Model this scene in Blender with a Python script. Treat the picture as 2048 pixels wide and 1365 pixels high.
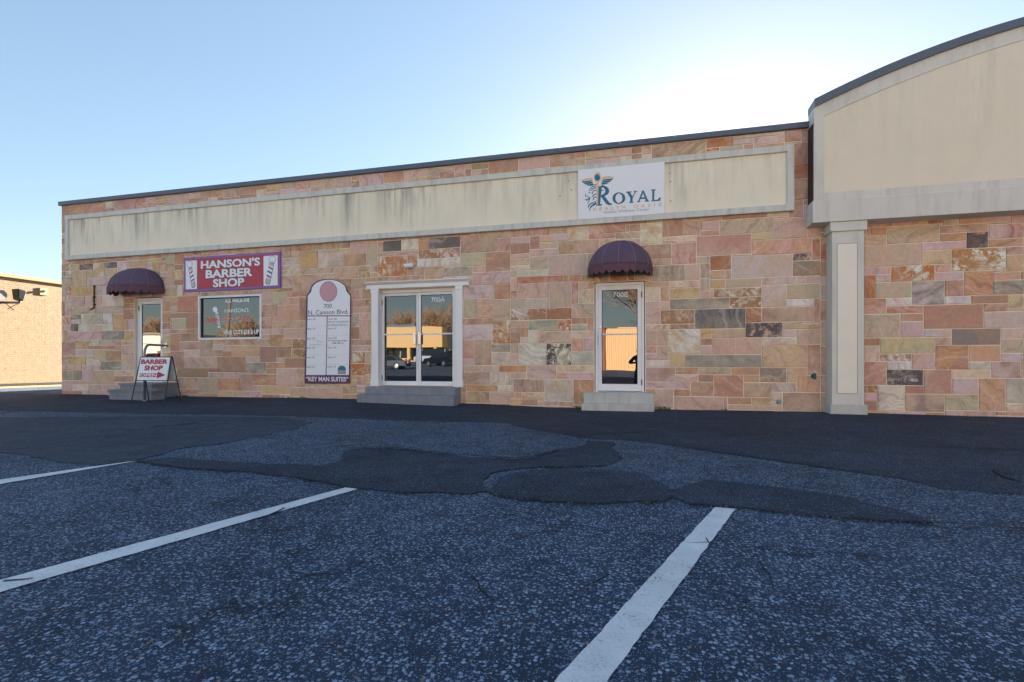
import bpy, bmesh, math, random
from mathutils import Vector, Matrix, noise
R = math.radians
for o in list(bpy.data.objects): bpy.data.objects.remove(o)
S = bpy.context.scene
C = S.collection

# ------------------------------------------------------------------ camera, sky, sun, exposure
F_PX, HOR, CX, VPX = 1030.0, 728.0, 1024.0, -2900.0      # measured on the 2048 px wide photograph
TH = math.atan(F_PX / (CX - VPX))                         # the facade is turned by this angle
CAM = Vector((0.0, -10.5, 0.88))
cam = bpy.data.cameras.new('camera'); cam.sensor_width = 36; cam.lens = F_PX / 2048 * 36
cam.shift_y = (HOR - 682.5) / 2048; cam.clip_start = 0.05; cam.clip_end = 2000
camo = bpy.data.objects.new('camera', cam); C.objects.link(camo)
camo.location = CAM; camo.rotation_euler = (R(90), 0, TH); S.camera = camo

SUN_EL, SUN_AZ = 13.0, 8.0                               # azimuth: degrees from +Y towards +X
W = bpy.data.worlds.new('World'); S.world = W; W.use_nodes = True
wn, wl = W.node_tree.nodes, W.node_tree.links
sky = wn.new('ShaderNodeTexSky'); sky.sky_type = 'NISHITA'; sky.sun_disc = False
sky.sun_elevation = R(SUN_EL); sky.sun_rotation = R(SUN_AZ)
sky.air_density = 1.0; sky.dust_density = 0.4; sky.ozone_density = 2.0
gam = wn.new('ShaderNodeGamma'); gam.inputs[1].default_value = 0.64
hsv = wn.new('ShaderNodeHueSaturation'); hsv.inputs['Saturation'].default_value = 1.16
wl.new(sky.outputs[0], gam.inputs[0]); wl.new(gam.outputs[0], hsv.inputs['Color']); wl.new(hsv.outputs[0], wn['Background'].inputs[0])
wn['Background'].inputs[1].default_value = 0.051
sl = bpy.data.lights.new('sun', 'SUN'); sl.energy = 5.0; sl.angle = R(0.5); sl.color = (1.0, 0.92, 0.80)
so = bpy.data.objects.new('sun', sl); C.objects.link(so)
sd = Vector((math.sin(R(SUN_AZ)) * math.cos(R(SUN_EL)), math.cos(R(SUN_AZ)) * math.cos(R(SUN_EL)), math.sin(R(SUN_EL))))
so.rotation_euler = sd.to_track_quat('Z', 'Y').to_euler(); so.location = (20, 60, 30)
S.view_settings.view_transform = 'Standard'; S.view_settings.look = 'None'
S.view_settings.exposure = 3.1; S.view_settings.gamma = 1.0
S.render.engine = 'CYCLES'; S.cycles.max_bounces = 8

# ------------------------------------------------------------------ measuring helpers
FW = Vector((-math.sin(TH), math.cos(TH), 0)); RT = Vector((math.cos(TH), math.sin(TH), 0))
def ray(px, py): return FW + RT * ((px - CX) / F_PX) + Vector((0, 0, (HOR - py) / F_PX))
def fac(px, py, Y=0.0):                                   # pixel -> (X, Z) on the vertical plane at Y
    d = ray(px, py); t = (Y - CAM.y) / d.y; p = CAM + d * t
    return p.x, p.z
def fx(px, Y=0.0): return fac(px, HOR, Y)[0]
BASE = [(-40, .06), (-15.5, .05), (fx(285), .05), (fx(700), .07), (fx(923), .02), (fx(1164), -.03), (fx(1650), 0), (fx(2048), -.02), (40, 0)]
def sstep(t): t = max(0, min(1, t)); return t * t * (3 - 2 * t)
def gz(x, y):                                             # height of the ground
    b = 0
    for (x0, b0), (x1, b1) in zip(BASE, BASE[1:]):
        if x0 <= x <= x1: b = b0 + (b1 - b0) * sstep((x - x0) / (x1 - x0))
    d = max(0, -y)
    z = b * math.exp(-d / 3.0) - 0.010 * min(d, 14)
    if d > 14:
        z += .44 * sstep((d - 14) / 21) + 1.1 * sstep((d - 35) / 35)
    return z
def gnd(px, py, lift=0.0):
    d = ray(px, py); t = 0.3
    for i in range(60):
        p = CAM + d * t; e = (p.z - gz(p.x, p.y) - lift) / -d.z
        t += e
        if abs(e) < 1e-5: break
    p = CAM + d * t
    return Vector((p.x, p.y, gz(p.x, p.y) + lift))
def crop(ox, oy, s): return lambda x, y, Y=0.0: fac(ox + x / s, oy + y / s, Y)

# ------------------------------------------------------------------ materials
def lin(c): return tuple(((v / 255) / 12.92 if v / 255 <= .04045 else ((v / 255 + .055) / 1.055) ** 2.4) for v in c)
MATS = {}
class NT:
    def __init__(s, name):
        s.m = bpy.data.materials.new(name); s.m.use_nodes = True; s.t = s.m.node_tree
        s.b = s.t.nodes['Principled BSDF']; MATS[name] = s.m
    def n(s, kind, **kw):
        q = s.t.nodes.new('ShaderNode' + kind)
        for k, v in kw.items():
            if k.startswith('i_'):
                k = k[2:]; q.inputs[int(k) if k.isdigit() else k.replace('_', ' ')].default_value = v
            else: setattr(q, k, v)
        return q
    def l(s, a, b): s.t.links.new(a, b)
    def math(s, op, a, b=None, c=None):
        q = s.n('Math', operation=op)
        for i, v in enumerate((a, b, c)):
            if v is None: continue
            if isinstance(v, (int, float)): q.inputs[i].default_value = v
            else: s.l(v, q.inputs[i])
        return q.outputs[0]
    def ramp(s, fac, stops):
        q = s.n('ValToRGB'); e = q.color_ramp.elements
        while len(e) < len(stops): e.new(.5)
        for el, (p, c) in zip(e, stops):
            el.position = p; el.color = (c, c, c, 1) if isinstance(c, (int, float)) else tuple(c) + (1,)
        s.l(fac, q.inputs[0]); return q.outputs[0]
    def mix(s, fac, a, b, mode='MIX'):
        q = s.n('MixRGB', blend_type=mode)
        for i, v in enumerate((fac, a, b)):
            if isinstance(v, (int, float)): q.inputs[i].default_value = v if i == 0 else (v, v, v, 1)
            elif isinstance(v, tuple): q.inputs[i].default_value = v + (1,)
            else: s.l(v, q.inputs[i])
        return q.outputs[0]
    def pos(s, scale=(1, 1, 1), rot=(0, 0, 0)):
        g = s.n('NewGeometry'); m = s.n('Mapping'); m.inputs['Scale'].default_value = scale; m.inputs['Rotation'].default_value = rot
        s.l(g.outputs['Position'], m.inputs[0]); return m.outputs[0]
    def noise(s, vec, scale, detail=4, rough=.55, dist=0):
        q = s.n('TexNoise', i_Scale=scale, i_Detail=detail, i_Roughness=rough, i_Distortion=dist)
        s.l(vec, q.inputs['Vector']); return q.outputs['Fac']
    def bump(s, h, strength=.3, dist=.01):
        q = s.n('Bump', i_Strength=strength, i_Distance=dist); s.l(h, q.inputs['Height']); s.l(q.outputs[0], s.b.inputs['Normal'])
    def base(s, c): s.l(c, s.b.inputs['Base Color'])
def plain(name, c, rough=.6, var=.12, scale=9, bump=.08, metal=0, grain=160, dirt=.0):
    if name in MATS: return MATS[name]
    t = NT(name); col = lin(c); t.b.inputs['Roughness'].default_value = rough; t.b.inputs['Metallic'].default_value = metal
    p = t.pos(); n1 = t.noise(p, scale, 5); n2 = t.noise(p, grain, 2)
    k = t.math('ADD', t.math('MULTIPLY', t.math('SUBTRACT', n1, .5), var * 2), t.math('MULTIPLY', t.math('SUBTRACT', n2, .5), var))
    k = t.math('ADD', k, 1.0)
    cc = t.mix(1.0, col, k, 'MULTIPLY')
    if dirt:
        st = t.noise(t.pos((3.5, 3.5, .35)), 2.2, 5, .62)
        cc = t.mix(t.math('MULTIPLY', t.ramp(st, [(.48, 0), (.72, 1)]), dirt), cc, tuple(v * .45 for v in col))
    t.base(cc)
    if bump: t.bump(t.math('ADD', n1, t.math('MULTIPLY', n2, .4)), bump, .004)
    return t.m

def make_stone_material():
    t = NT('sandstone')
    a1 = t.n('Attribute', attribute_name='tone_a'); a2 = t.n('Attribute', attribute_name='tone_b')
    seed = a1.outputs['Alpha']; pat = a2.outputs['Alpha']
    g = t.n('NewGeometry')
    off = t.n('CombineXYZ'); t.l(t.math('MULTIPLY', seed, 37.0), off.inputs[0]); t.l(t.math('MULTIPLY', seed, 91.0), off.inputs[1]); t.l(t.math('MULTIPLY', seed, 53.0), off.inputs[2])
    rot = t.n('VectorRotate', rotation_type='AXIS_ANGLE', i_Axis=(0, 1, 0)); t.l(g.outputs['Position'], rot.inputs['Vector'])
    t.l(t.math('MULTIPLY', seed, 47.0), rot.inputs['Angle'])
    v = t.n('VectorMath', operation='ADD'); t.l(rot.outputs[0], v.inputs[0]); t.l(off.outputs[0], v.inputs[1]); P = v.outputs[0]
    big = t.noise(P, 2.6, 3, .5, .6)
    warp = t.n('VectorMath', operation='MULTIPLY_ADD'); nz = t.n('TexNoise', i_Scale=1.9, i_Detail=2.0); t.l(P, nz.inputs['Vector'])
    t.l(nz.outputs['Color'], warp.inputs[0]); warp.inputs[1].default_value = (.55, .55, .55); t.l(P, warp.inputs[2])
    wave = t.n('TexWave', wave_type='BANDS', bands_direction='X', i_Scale=2.4, i_Distortion=3.0, i_Detail=3.0)
    wave.inputs['Detail Scale'].default_value = 1.4; t.l(warp.outputs[0], wave.inputs['Vector'])
    fine = t.n('TexWave', wave_type='BANDS', bands_direction='X', i_Scale=9.0, i_Distortion=2.0, i_Detail=2.0); t.l(warp.outputs[0], fine.inputs['Vector'])
    # broad two-tone clouding, then bands as strong as the stone's pattern value
    bandk = t.ramp(pat, [(.15, 0), (.6, 1)])
    cl = t.ramp(big, [(.40, 0), (.62, 1)])
    col = t.mix(t.math('MULTIPLY', cl, .85), a1.outputs['Color'], a2.outputs['Color'])
    vein = t.n('TexWave', wave_type='BANDS', bands_direction='X', i_Scale=.9, i_Distortion=7.0, i_Detail=4.0); vein.inputs['Detail Roughness'].default_value = .65; t.l(warp.outputs[0], vein.inputs['Vector'])
    col = t.mix(t.math('MULTIPLY', t.ramp(vein.outputs['Fac'], [(.88, 0), (.98, 1)]), t.math('MULTIPLY', bandk, .34)), col, lin((126, 96, 78)))
    col = t.mix(t.math('MULTIPLY', t.ramp(vein.outputs['Fac'], [(.02, 1), (.10, 0)]), t.math('MULTIPLY', bandk, .34)), col, lin((226, 212, 194)))
    bm = t.math('MULTIPLY', t.ramp(wave.outputs['Fac'], [(.35, 0), (.75, 1)]), t.math('MULTIPLY', bandk, .45))
    col = t.mix(bm, col, a2.outputs['Color'])
    fm = t.math('MULTIPLY', t.math('SUBTRACT', fine.outputs['Fac'], .5), t.math('MULTIPLY', bandk, .16))
    col = t.mix(1.0, col, t.math('ADD', 1.0, fm), 'MULTIPLY')
    # speckled, rust-mottled stones
    sp = t.noise(P, 17, 5, .7, .4); big2 = t.noise(P, 3.2, 2)
    thr = t.math('ADD', sp, t.math('MULTIPLY', t.math('SUBTRACT', big2, .5), .75))
    spk = t.math('MULTIPLY', t.ramp(thr, [(.49, 0), (.55, 1)]), t.math('GREATER_THAN', pat, .85))
    col = t.mix(spk, col, a2.outputs['Color'])
    # grain, pits and weather stains
    gr = t.noise(g.outputs['Position'], 120, 3, .6); md = t.noise(g.outputs['Position'], 14, 5, .65)
    k = t.math('ADD', t.math('MULTIPLY', t.math('SUBTRACT', gr, .5), .26), t.math('MULTIPLY', t.math('SUBTRACT', md, .5), .62))
    col = t.mix(1.0, col, t.math('ADD', 1.0, k), 'MULTIPLY')
    st = t.noise(t.pos((2.2, 2.2, .6)), 1.3, 4, .6)
    col = t.mix(t.math('MULTIPLY', t.ramp(st, [(.56, 0), (.78, 1)]), .25), col, lin((134, 112, 94)))
    t.base(col); t.b.inputs['Roughness'].default_value = .78; t.b.inputs['Specular IOR Level'].default_value = .35
    t.bump(t.math('ADD', md, t.math('MULTIPLY', gr, .35)), .35, .012)
    return t.m
M_STONE = make_stone_material()

def make_asphalt(name, matrix, chip_lo, chip_hi, scale, amount, blotch):
    t = NT(name); p = t.pos()
    wn_ = t.n('TexNoise', i_Scale=scale * .9, i_Detail=1.0); t.l(p, wn_.inputs['Vector'])
    wv = t.n('VectorMath', operation='MULTIPLY_ADD'); t.l(wn_.outputs['Color'], wv.inputs[0]); wv.inputs[1].default_value = (.55 / scale,) * 3; t.l(p, wv.inputs[2])
    vo = t.n('TexVoronoi', feature='F1', i_Scale=scale); t.l(wv.outputs[0], vo.inputs['Vector'])
    vs = t.n('TexVoronoi', feature='F1', i_Scale=scale * 2.3); t.l(wv.outputs[0], vs.inputs['Vector'])
    sep = t.n('SeparateColor'); t.l(vo.outputs['Color'], sep.inputs[0]); sep2 = t.n('SeparateColor'); t.l(vs.outputs['Color'], sep2.inputs[0])
    broad = t.noise(p, .55, 4, .6); mid = t.noise(p, 4.5, 4, .6)
    lim = t.math('ADD', 1 - amount, t.math('MULTIPLY', t.math('SUBTRACT', .5, mid), .9))
    chip = t.math('MULTIPLY', t.math('GREATER_THAN', sep.outputs[0], lim), t.math('LESS_THAN', vo.outputs['Distance'], .42))
    chip2 = t.math('MULTIPLY', t.math('GREATER_THAN', sep2.outputs[0], t.math('ADD', lim, .12)), t.math('LESS_THAN', vs.outputs['Distance'], .40))
    mcol = t.mix(t.ramp(mid, [(.3, 0), (.7, 1)]), tuple(v * .75 for v in matrix), tuple(v * 1.2 for v in matrix))
    ccol = t.mix(sep.outputs[1], chip_lo, chip_hi)
    ccol = t.mix(t.math('GREATER_THAN', sep.outputs[2], .965), ccol, (.26, .17, .11))
    col = t.mix(t.math('MULTIPLY', chip2, .7), mcol, t.mix(sep2.outputs[1], chip_lo, chip_hi)); col = t.mix(t.math('MULTIPLY', chip, .9), col, ccol)
    col = t.mix(1.0, col, t.ramp(broad, [(.25, 1 - blotch), (.75, 1 + blotch)]), 'MULTIPLY')
    oil = t.noise(p, .9, 5, .65, .5)
    col = t.mix(t.math('MULTIPLY', t.ramp(oil, [(.60, 0), (.72, 1)]), .5), col, tuple(v * .6 for v in matrix))
    # hairline cracks, broken up
    vc = t.n('TexVoronoi', feature='DISTANCE_TO_EDGE', i_Scale=.55)
    w2 = t.n('TexNoise', i_Scale=2.5, i_Detail=5.0, i_Roughness=.65); t.l(p, w2.inputs['Vector'])
    w3 = t.n('VectorMath', operation='MULTIPLY_ADD'); t.l(w2.outputs['Color'], w3.inputs[0]); w3.inputs[1].default_value = (.9, .9, .0); t.l(p, w3.inputs[2]); t.l(w3.outputs[0], vc.inputs['Vector'])
    ck = t.math('MULTIPLY', t.math('LESS_THAN', vc.outputs['Distance'], .006), t.math('GREATER_THAN', t.noise(p, .8, 2), .52))
    col = t.mix(t.math('MULTIPLY', ck, .8), col, tuple(v * .35 for v in matrix))
    t.base(col); t.b.inputs['Roughness'].default_value = .82; t.b.inputs['Specular IOR Level'].default_value = .3
    h = t.math('ADD', t.math('SUBTRACT', t.math('MULTIPLY', chip, 1.0), t.math('MULTIPLY', vo.outputs['Distance'], .6)), t.math('MULTIPLY', t.noise(p, scale * 3, 2), .4))
    h = t.math('SUBTRACT', h, t.math('MULTIPLY', ck, 2.0))
    t.bump(h, .7, .006)
    return t.m
M_ASPH = make_asphalt('asphalt_worn', (.024, .041, .072), (.11, .155, .23), (.34, .43, .57), 58, .56, .22)
M_PATCH = make_asphalt('asphalt_patch', (.011, .023, .046), (.028, .046, .076), (.17, .22, .29), 84, .42, .42)
M_PATCH2 = make_asphalt('asphalt_smooth', (.022, .038, .068), (.048, .07, .11), (.17, .21, .27), 90, .44, .30)
M_CRACK = plain('crack_dark', (26, 29, 34), .9, .2, 30)  # flat crack strips; the darkness of their depth is put into the colour

def make_line_paint():
    t = NT('road_paint'); p = t.pos()
    n1 = t.noise(p, 95, 3, .75); n2 = t.noise(p, 5, 5, .65)
    m = t.math('ADD', n1, t.math('MULTIPLY', t.math('SUBTRACT', n2, .5), .35))
    c = t.mix(t.ramp(m, [(.31, 0), (.37, 1)]), (.07, .08, .10), (.82, .84, .86))
    c = t.mix(1.0, c, t.ramp(n2, [(.3, .80), (.7, 1.0)]), 'MULTIPLY')
    t.base(c); t.b.inputs['Roughness'].default_value = .7
    vo = t.n('TexVoronoi', i_Scale=60.0); t.l(p, vo.inputs['Vector']); t.bump(t.math('ADD', vo.outputs['Distance'], n1), .9, .008)
    return t.m
M_PAINT = make_line_paint()

def make_stucco(name, c, streak, top, depth):
    # rain streaks hang down from the moulding above (dirt with a shape of its own)
    t = NT(name); col = lin(c); p = t.pos()
    n1 = t.noise(p, 2.2, 5, .6); n2 = t.noise(p, 130, 3, .6)
    k = t.math('ADD', 1.0, t.math('ADD', t.math('MULTIPLY', t.math('SUBTRACT', n1, .5), .16), t.math('MULTIPLY', t.math('SUBTRACT', n2, .5), .10)))
    cc = t.mix(1.0, col, k, 'MULTIPLY')
    if streak:
        s1 = t.noise(t.pos((6.5, 6.5, .55)), 1.0, 6, .68); s2 = t.noise(t.pos((1.0, 1.0, .3)), 1.1, 3)
        sx = t.n('SeparateXYZ'); t.l(p, sx.inputs[0])
        fall = t.math('DIVIDE', t.math('SUBTRACT', sx.outputs[2], top - depth), depth)
        fall = t.ramp(t.math('ADD', fall, t.math('MULTIPLY', t.math('SUBTRACT', s2, .5), .9)), [(.05, 0), (.95, 1)])
        mk = t.math('MULTIPLY', t.ramp(s1, [(.42, 0), (.68, 1)]), fall)
        mk = t.math('MULTIPLY', mk, t.ramp(s2, [(.34, .15), (.60, 1)]))
        cc = t.mix(t.math('MULTIPLY', mk, streak), cc, lin((122, 124, 118)))
    t.base(cc); t.b.inputs['Roughness'].default_value = .85; t.bump(n2, .25, .004)
    return t.m
M_BAND = make_stucco('stucco_cream_streaked', (234, 228, 208), .85, 4.80, 1.05)
M_BANDF = plain('stucco_grey_trim', (206, 208, 202), .85, .10, 3, .15, dirt=.45)
M_FASC = make_stucco('stucco_cream', (226, 218, 198), .30, 6.4, 2.4)
M_FASCF = plain('stucco_trim', (212, 210, 202), .85, .09, 3, .15, dirt=.30)
M_COLP = plain('stucco_column_panel', (236, 231, 216), .85, .07, 3, .12)
M_COP = plain('coping_metal', (92, 99, 112), .45, .10, 2, .03, metal=.25, dirt=.2)
M_MORT = plain('mortar', (236, 226, 208), .9, .14, 10, .3)
M_WHITE = plain('white_painted_trim', (234, 235, 236), .45, .04, 5, .03, dirt=.10)
M_ALU = plain('white_aluminium', (230, 232, 236), .35, .04, 6, .02, dirt=.12)
M_CHROME = plain('brushed_metal', (186, 190, 196), .25, .05, 9, .02, metal=.9)
M_DARK = plain('dark_gasket', (26, 27, 30), .6, .1)
M_BLACK = plain('black_metal', (28, 30, 36), .45, .12, 12, .05)
M_CONC = plain('concrete_light', (190, 192, 188), .9, .16, 5, .35, dirt=.40)
M_CONCD = plain('concrete_dark', (132, 138, 146), .9, .22, 7, .4, dirt=.35)
M_AWN = plain('awning_plum_canvas', (92, 74, 94), .75, .16, 4, .1, grain=300, dirt=.15)
M_AWNV = plain('awning_plum_valance', (96, 64, 78), .75, .16, 4, .1, grain=300)
M_SEAM = plain('awning_seam', (132, 116, 132), .75, .1)
M_RUST = plain('rusty_iron', (58, 40, 36), .8, .3, 20, .3)
M_BODY = plain('painted_block', (170, 158, 140), .85, .1)
def make_glass(name, c=(.010, .013, .016), ior=2.05):
    t = NT(name); t.b.inputs['Base Color'].default_value = c + (1,); t.b.inputs['Roughness'].default_value = .005; t.b.inputs['IOR'].default_value = ior
    n = t.noise(t.pos(), 1.6, 1); t.bump(n, .012, .05)
    return t.m
M_GLASS = make_glass('dark_opaque_glass')  # opaque pane; the unlit interior's darkness is put into the base colour
def emit_free(name, c, rough=.5): return plain(name, c, rough, .04, 4, .0)
M_SWHITE = emit_free('sign_white', (232, 236, 242)); M_SRED = emit_free('sign_red', (176, 58, 76)); M_SBLUE = emit_free('sign_violet_blue', (124, 100, 172))
M_NAVY = emit_free('sign_navy', (52, 48, 82)); M_PLUM = emit_free('sign_plum', (84, 48, 96)); M_TEAL = emit_free('sign_teal', (22, 112, 146)); M_GOLD = emit_free('sign_gold', (226, 192, 142))
M_PINK = emit_free('sign_dusty_pink', (196, 152, 160)); M_GREY = emit_free('sign_grey', (150, 152, 158)); M_INK = emit_free('sign_ink', (44, 46, 58)); M_LINE = emit_free('sign_rule', (196, 204, 218))
M_SBLU2 = emit_free('sign_blue', (30, 96, 160)); M_SCRIM = emit_free('sign_crimson', (170, 24, 62)); M_SILV = emit_free('sign_silver', (176, 184, 194)); M_NEON = emit_free('neon_red', (236, 84, 78)); M_NPINK = emit_free('script_pink', (214, 150, 160))
M_SAGE = emit_free('sign_sage', (176, 200, 190))

# ------------------------------------------------------------------ mesh helpers
class MB:
    def __init__(s): s.v = []; s.f = []
    def add(s, vs, fs):
        n = len(s.v); s.v += [tuple(q) for q in vs]; s.f += [tuple(i + n for i in f) for f in fs]; return s
    def box(s, x0, x1, y0, y1, z0, z1):
        return s.add([(x0, y0, z0), (x1, y0, z0), (x1, y1, z0), (x0, y1, z0), (x0, y0, z1), (x1, y0, z1), (x1, y1, z1), (x0, y1, z1)],
                     [(3, 2, 1, 0), (4, 5, 6, 7), (0, 1, 5, 4), (1, 2, 6, 5), (2, 3, 7, 6), (3, 0, 4, 7)])
    def prism(s, poly, y0, y1):                           # polygon in (x, z), counter-clockwise seen from -Y
        n = len(poly); vs = [(x, y0, z) for x, z in poly] + [(x, y1, z) for x, z in poly]
        return s.add(vs, [tuple(range(n)), tuple(range(2 * n - 1, n - 1, -1))] + [((i + 1) % n, i, n + i, n + (i + 1) % n) for i in range(n)])
    def prismx(s, poly, x0, x1):                          # polygon in (y, z)
        n = len(poly); vs = [(x0, y, z) for y, z in poly] + [(x1, y, z) for y, z in poly]
        return s.add(vs, [tuple(range(n - 1, -1, -1)), tuple(range(n, 2 * n))] + [(i, (i + 1) % n, n + (i + 1) % n, n + i) for i in range(n)])
    def tube(s, pts, rad, sides=8, cap=True):
        pts = [Vector(p) for p in pts]; rad = rad if isinstance(rad, (list, tuple)) else [rad] * len(pts)
        n0 = len(s.v); prev = None
        for i, p in enumerate(pts):
            d = (pts[min(i + 1, len(pts) - 1)] - pts[max(i - 1, 0)]).normalized()
            a = prev if prev is not None else (Vector((0, 0, 1)) if abs(d.z) < .9 else Vector((1, 0, 0)))
            u = (a - d * a.dot(d)).normalized(); w = d.cross(u); prev = u
            for k in range(sides):
                an = 2 * math.pi * k / sides; q = p + (u * math.cos(an) + w * math.sin(an)) * rad[i]; s.v.append(tuple(q))
        for i in range(len(pts) - 1):
            for k in range(sides):
                a = n0 + i * sides + k; b = n0 + i * sides + (k + 1) % sides; s.f.append((a, b, b + sides, a + sides))
        if cap:
            s.f.append(tuple(n0 + k for k in range(sides - 1, -1, -1))); s.f.append(tuple(n0 + (len(pts) - 1) * sides + k for k in range(sides)))
        return s
    def build(s, name, mat, parent=None, smooth=False, bevel=0, M=None):
        me = bpy.data.meshes.new(name); me.from_pydata(s.v, [], s.f); me.update()
        if M is not None: me.transform(M)
        return link(name, me, mat, parent, smooth, bevel)
def link(name, me, mat, parent=None, smooth=False, bevel=0):
    if mat: me.materials.append(mat)
    if smooth:
        for p in me.polygons: p.use_smooth = True
    o = bpy.data.objects.new(name, me); C.objects.link(o)
    if parent: hang(o, parent)
    if bevel:
        b = o.modifiers.new('bevel', 'BEVEL'); b.width = bevel; b.segments = 2; b.limit_method = 'ANGLE'; b.angle_limit = R(40)
    return o
def hang(o, parent):
    o.parent = parent; o.matrix_parent_inverse = world_of(parent).inverted()
def world_of(o):
    m = Matrix.LocRotScale(o.location, o.rotation_euler, o.scale)
    return (world_of(o.parent) @ o.matrix_parent_inverse @ m) if o.parent else m
def tag(o, label=None, cat=None, group=None, kind=None):
    for k, v in (('label', label), ('category', cat), ('group', group), ('kind', kind)):
        if v: o[k] = v
    return o
def thing(name, label, cat, loc=(0, 0, 0), group=None, rz=0):
    o = bpy.data.objects.new(name, None); C.objects.link(o); o.location = loc; o.rotation_euler = (0, 0, rz); o.empty_display_size = .2
    return tag(o, label, cat, group)
def structure(o): o['kind'] = 'structure'; return o

def text_mesh(txt, bold=0.0, shear=0.0, spacing=1.0):
    cu = bpy.data.curves.new('lettering', 'FONT'); cu.body = txt; cu.offset = bold; cu.shear = shear; cu.space_character = spacing
    cu.resolution_u = 3; cu.extrude = 0.02
    o = bpy.data.objects.new('lettering', cu); C.objects.link(o)
    dg = bpy.context.evaluated_depsgraph_get(); dg.update()
    me = bpy.data.meshes.new_from_object(o.evaluated_get(dg)); bpy.data.objects.remove(o); bpy.data.curves.remove(cu)
    return me
def text_at(txt, X0, Z0, X1, Z1, Y, mat, parent, bold=0.0, shear=0.0, thick=.003, spacing=1.0, name='lettering'):
    # letters fill the rectangle X0..X1, Z0..Z1 on the plane at Y, facing -Y
    me = text_mesh(txt, bold, shear, spacing); xs = [v.co.x for v in me.vertices]; ys = [v.co.y for v in me.vertices]; zs = [v.co.z for v in me.vertices]
    ax, bx, ay, by, az, bz = min(xs), max(xs), min(ys), max(ys), min(zs), max(zs)
    for v in me.vertices:
        v.co = (X0 + (v.co.x - ax) / (bx - ax) * (X1 - X0), Y - (v.co.z - az) / (bz - az) * thick, Z0 + (v.co.y - ay) / (by - ay) * (Z1 - Z0))
    return link(name, me, mat, parent)
def ctext(txt, cr, x0, y0, x1, y1, Y, mat, parent, **kw):   # the rectangle read off an enlarged crop of the photograph
    xm, ym = (x0 + x1) / 2, (y0 + y1) / 2
    return text_at(txt, cr(x0, ym, Y)[0], cr(xm, y1, Y)[1], cr(x1, ym, Y)[0], cr(xm, y0, Y)[1], Y, mat, parent, **kw)
def cpoly(cr, pts, Y, mat, parent, name, thick=.003):
    return MB().prism([cr(x, y, Y) for x, y in pts], Y - thick, Y).build(name, mat, parent)
def cstroke(cr, pts, w, Y, mat, parent, name, thick=.003, mb=None):
    # ribbon of width w (crop pixels; a list tapers) along a polyline
    P = [Vector(p) for p in pts]; ws = w if isinstance(w, (list, tuple)) else [w] * len(P); L = []; Rr = []
    for i, p in enumerate(P):
        d = (P[min(i + 1, len(P) - 1)] - P[max(i - 1, 0)]).normalized(); nrm = Vector((-d.y, d.x)) * ws[i] / 2
        L.append(p + nrm); Rr.append(p - nrm)
    q = mb or MB(); n = len(P)
    vs = [cr(a.x, a.y, Y) for a in L] + [cr(a.x, a.y, Y) for a in Rr]
    V = [(x, Y - thick, z) for x, z in vs] + [(x, Y, z) for x, z in vs]; Fs = []
    for i in range(n - 1): Fs += [(i, i + 1, n + i + 1, n + i), (i, 2 * n + i, 2 * n + i + 1, i + 1), (n + i, n + i + 1, 3 * n + i + 1, 3 * n + i)]
    q.add(V, Fs)
    return q if mb else q.build(name, mat, parent)
def smooth_pts(pts, k=5):
    out = []; n = len(pts)
    for i in range(n - 1):
        p0, p1, p2, p3 = (Vector(pts[max(i - 1, 0)]), Vector(pts[i]), Vector(pts[i + 1]), Vector(pts[min(i + 2, n - 1)]))
        for j in range(k):
            t = j / k
            out.append(.5 * ((2 * p1) + (p2 - p0) * t + (2 * p0 - 5 * p1 + 4 * p2 - p3) * t * t + (3 * p1 - p0 - 3 * p2 + p3) * t ** 3))
    return out + [Vector(pts[-1])]
def ring(cx, cy, rx, ry, n=36, a0=0, a1=360): return [(cx + rx * math.cos(R(a0 + (a1 - a0) * i / n)), cy + ry * math.sin(R(a0 + (a1 - a0) * i / n))) for i in range(n)]
# (further sections follow)
# ------------------------------------------------------------------ ground, patches, markings
def axis(lo, hi, fine_lo, fine_hi, fine, coarse):
    out = []; v = lo
    while v < fine_lo: out.append(v); v += coarse
    v = fine_lo
    while v < fine_hi: out.append(v); v += fine
    v = fine_hi
    while v <= hi: out.append(v); v += coarse
    return out
gx = axis(-160, 120, -30, 14, .4, 6.0); gy = axis(-190, 110, -14, 1.0, .3, 4.0)
gm = MB(); nx = len(gx)
gm.v = [(x, y, gz(x, y)) for y in gy for x in gx]
gm.f = [(j * nx + i, j * nx + i + 1, (j + 1) * nx + i + 1, (j + 1) * nx + i) for j in range(len(gy) - 1) for i in range(nx - 1)]
structure(gm.build('parking_lot', M_ASPH, smooth=True))

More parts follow.
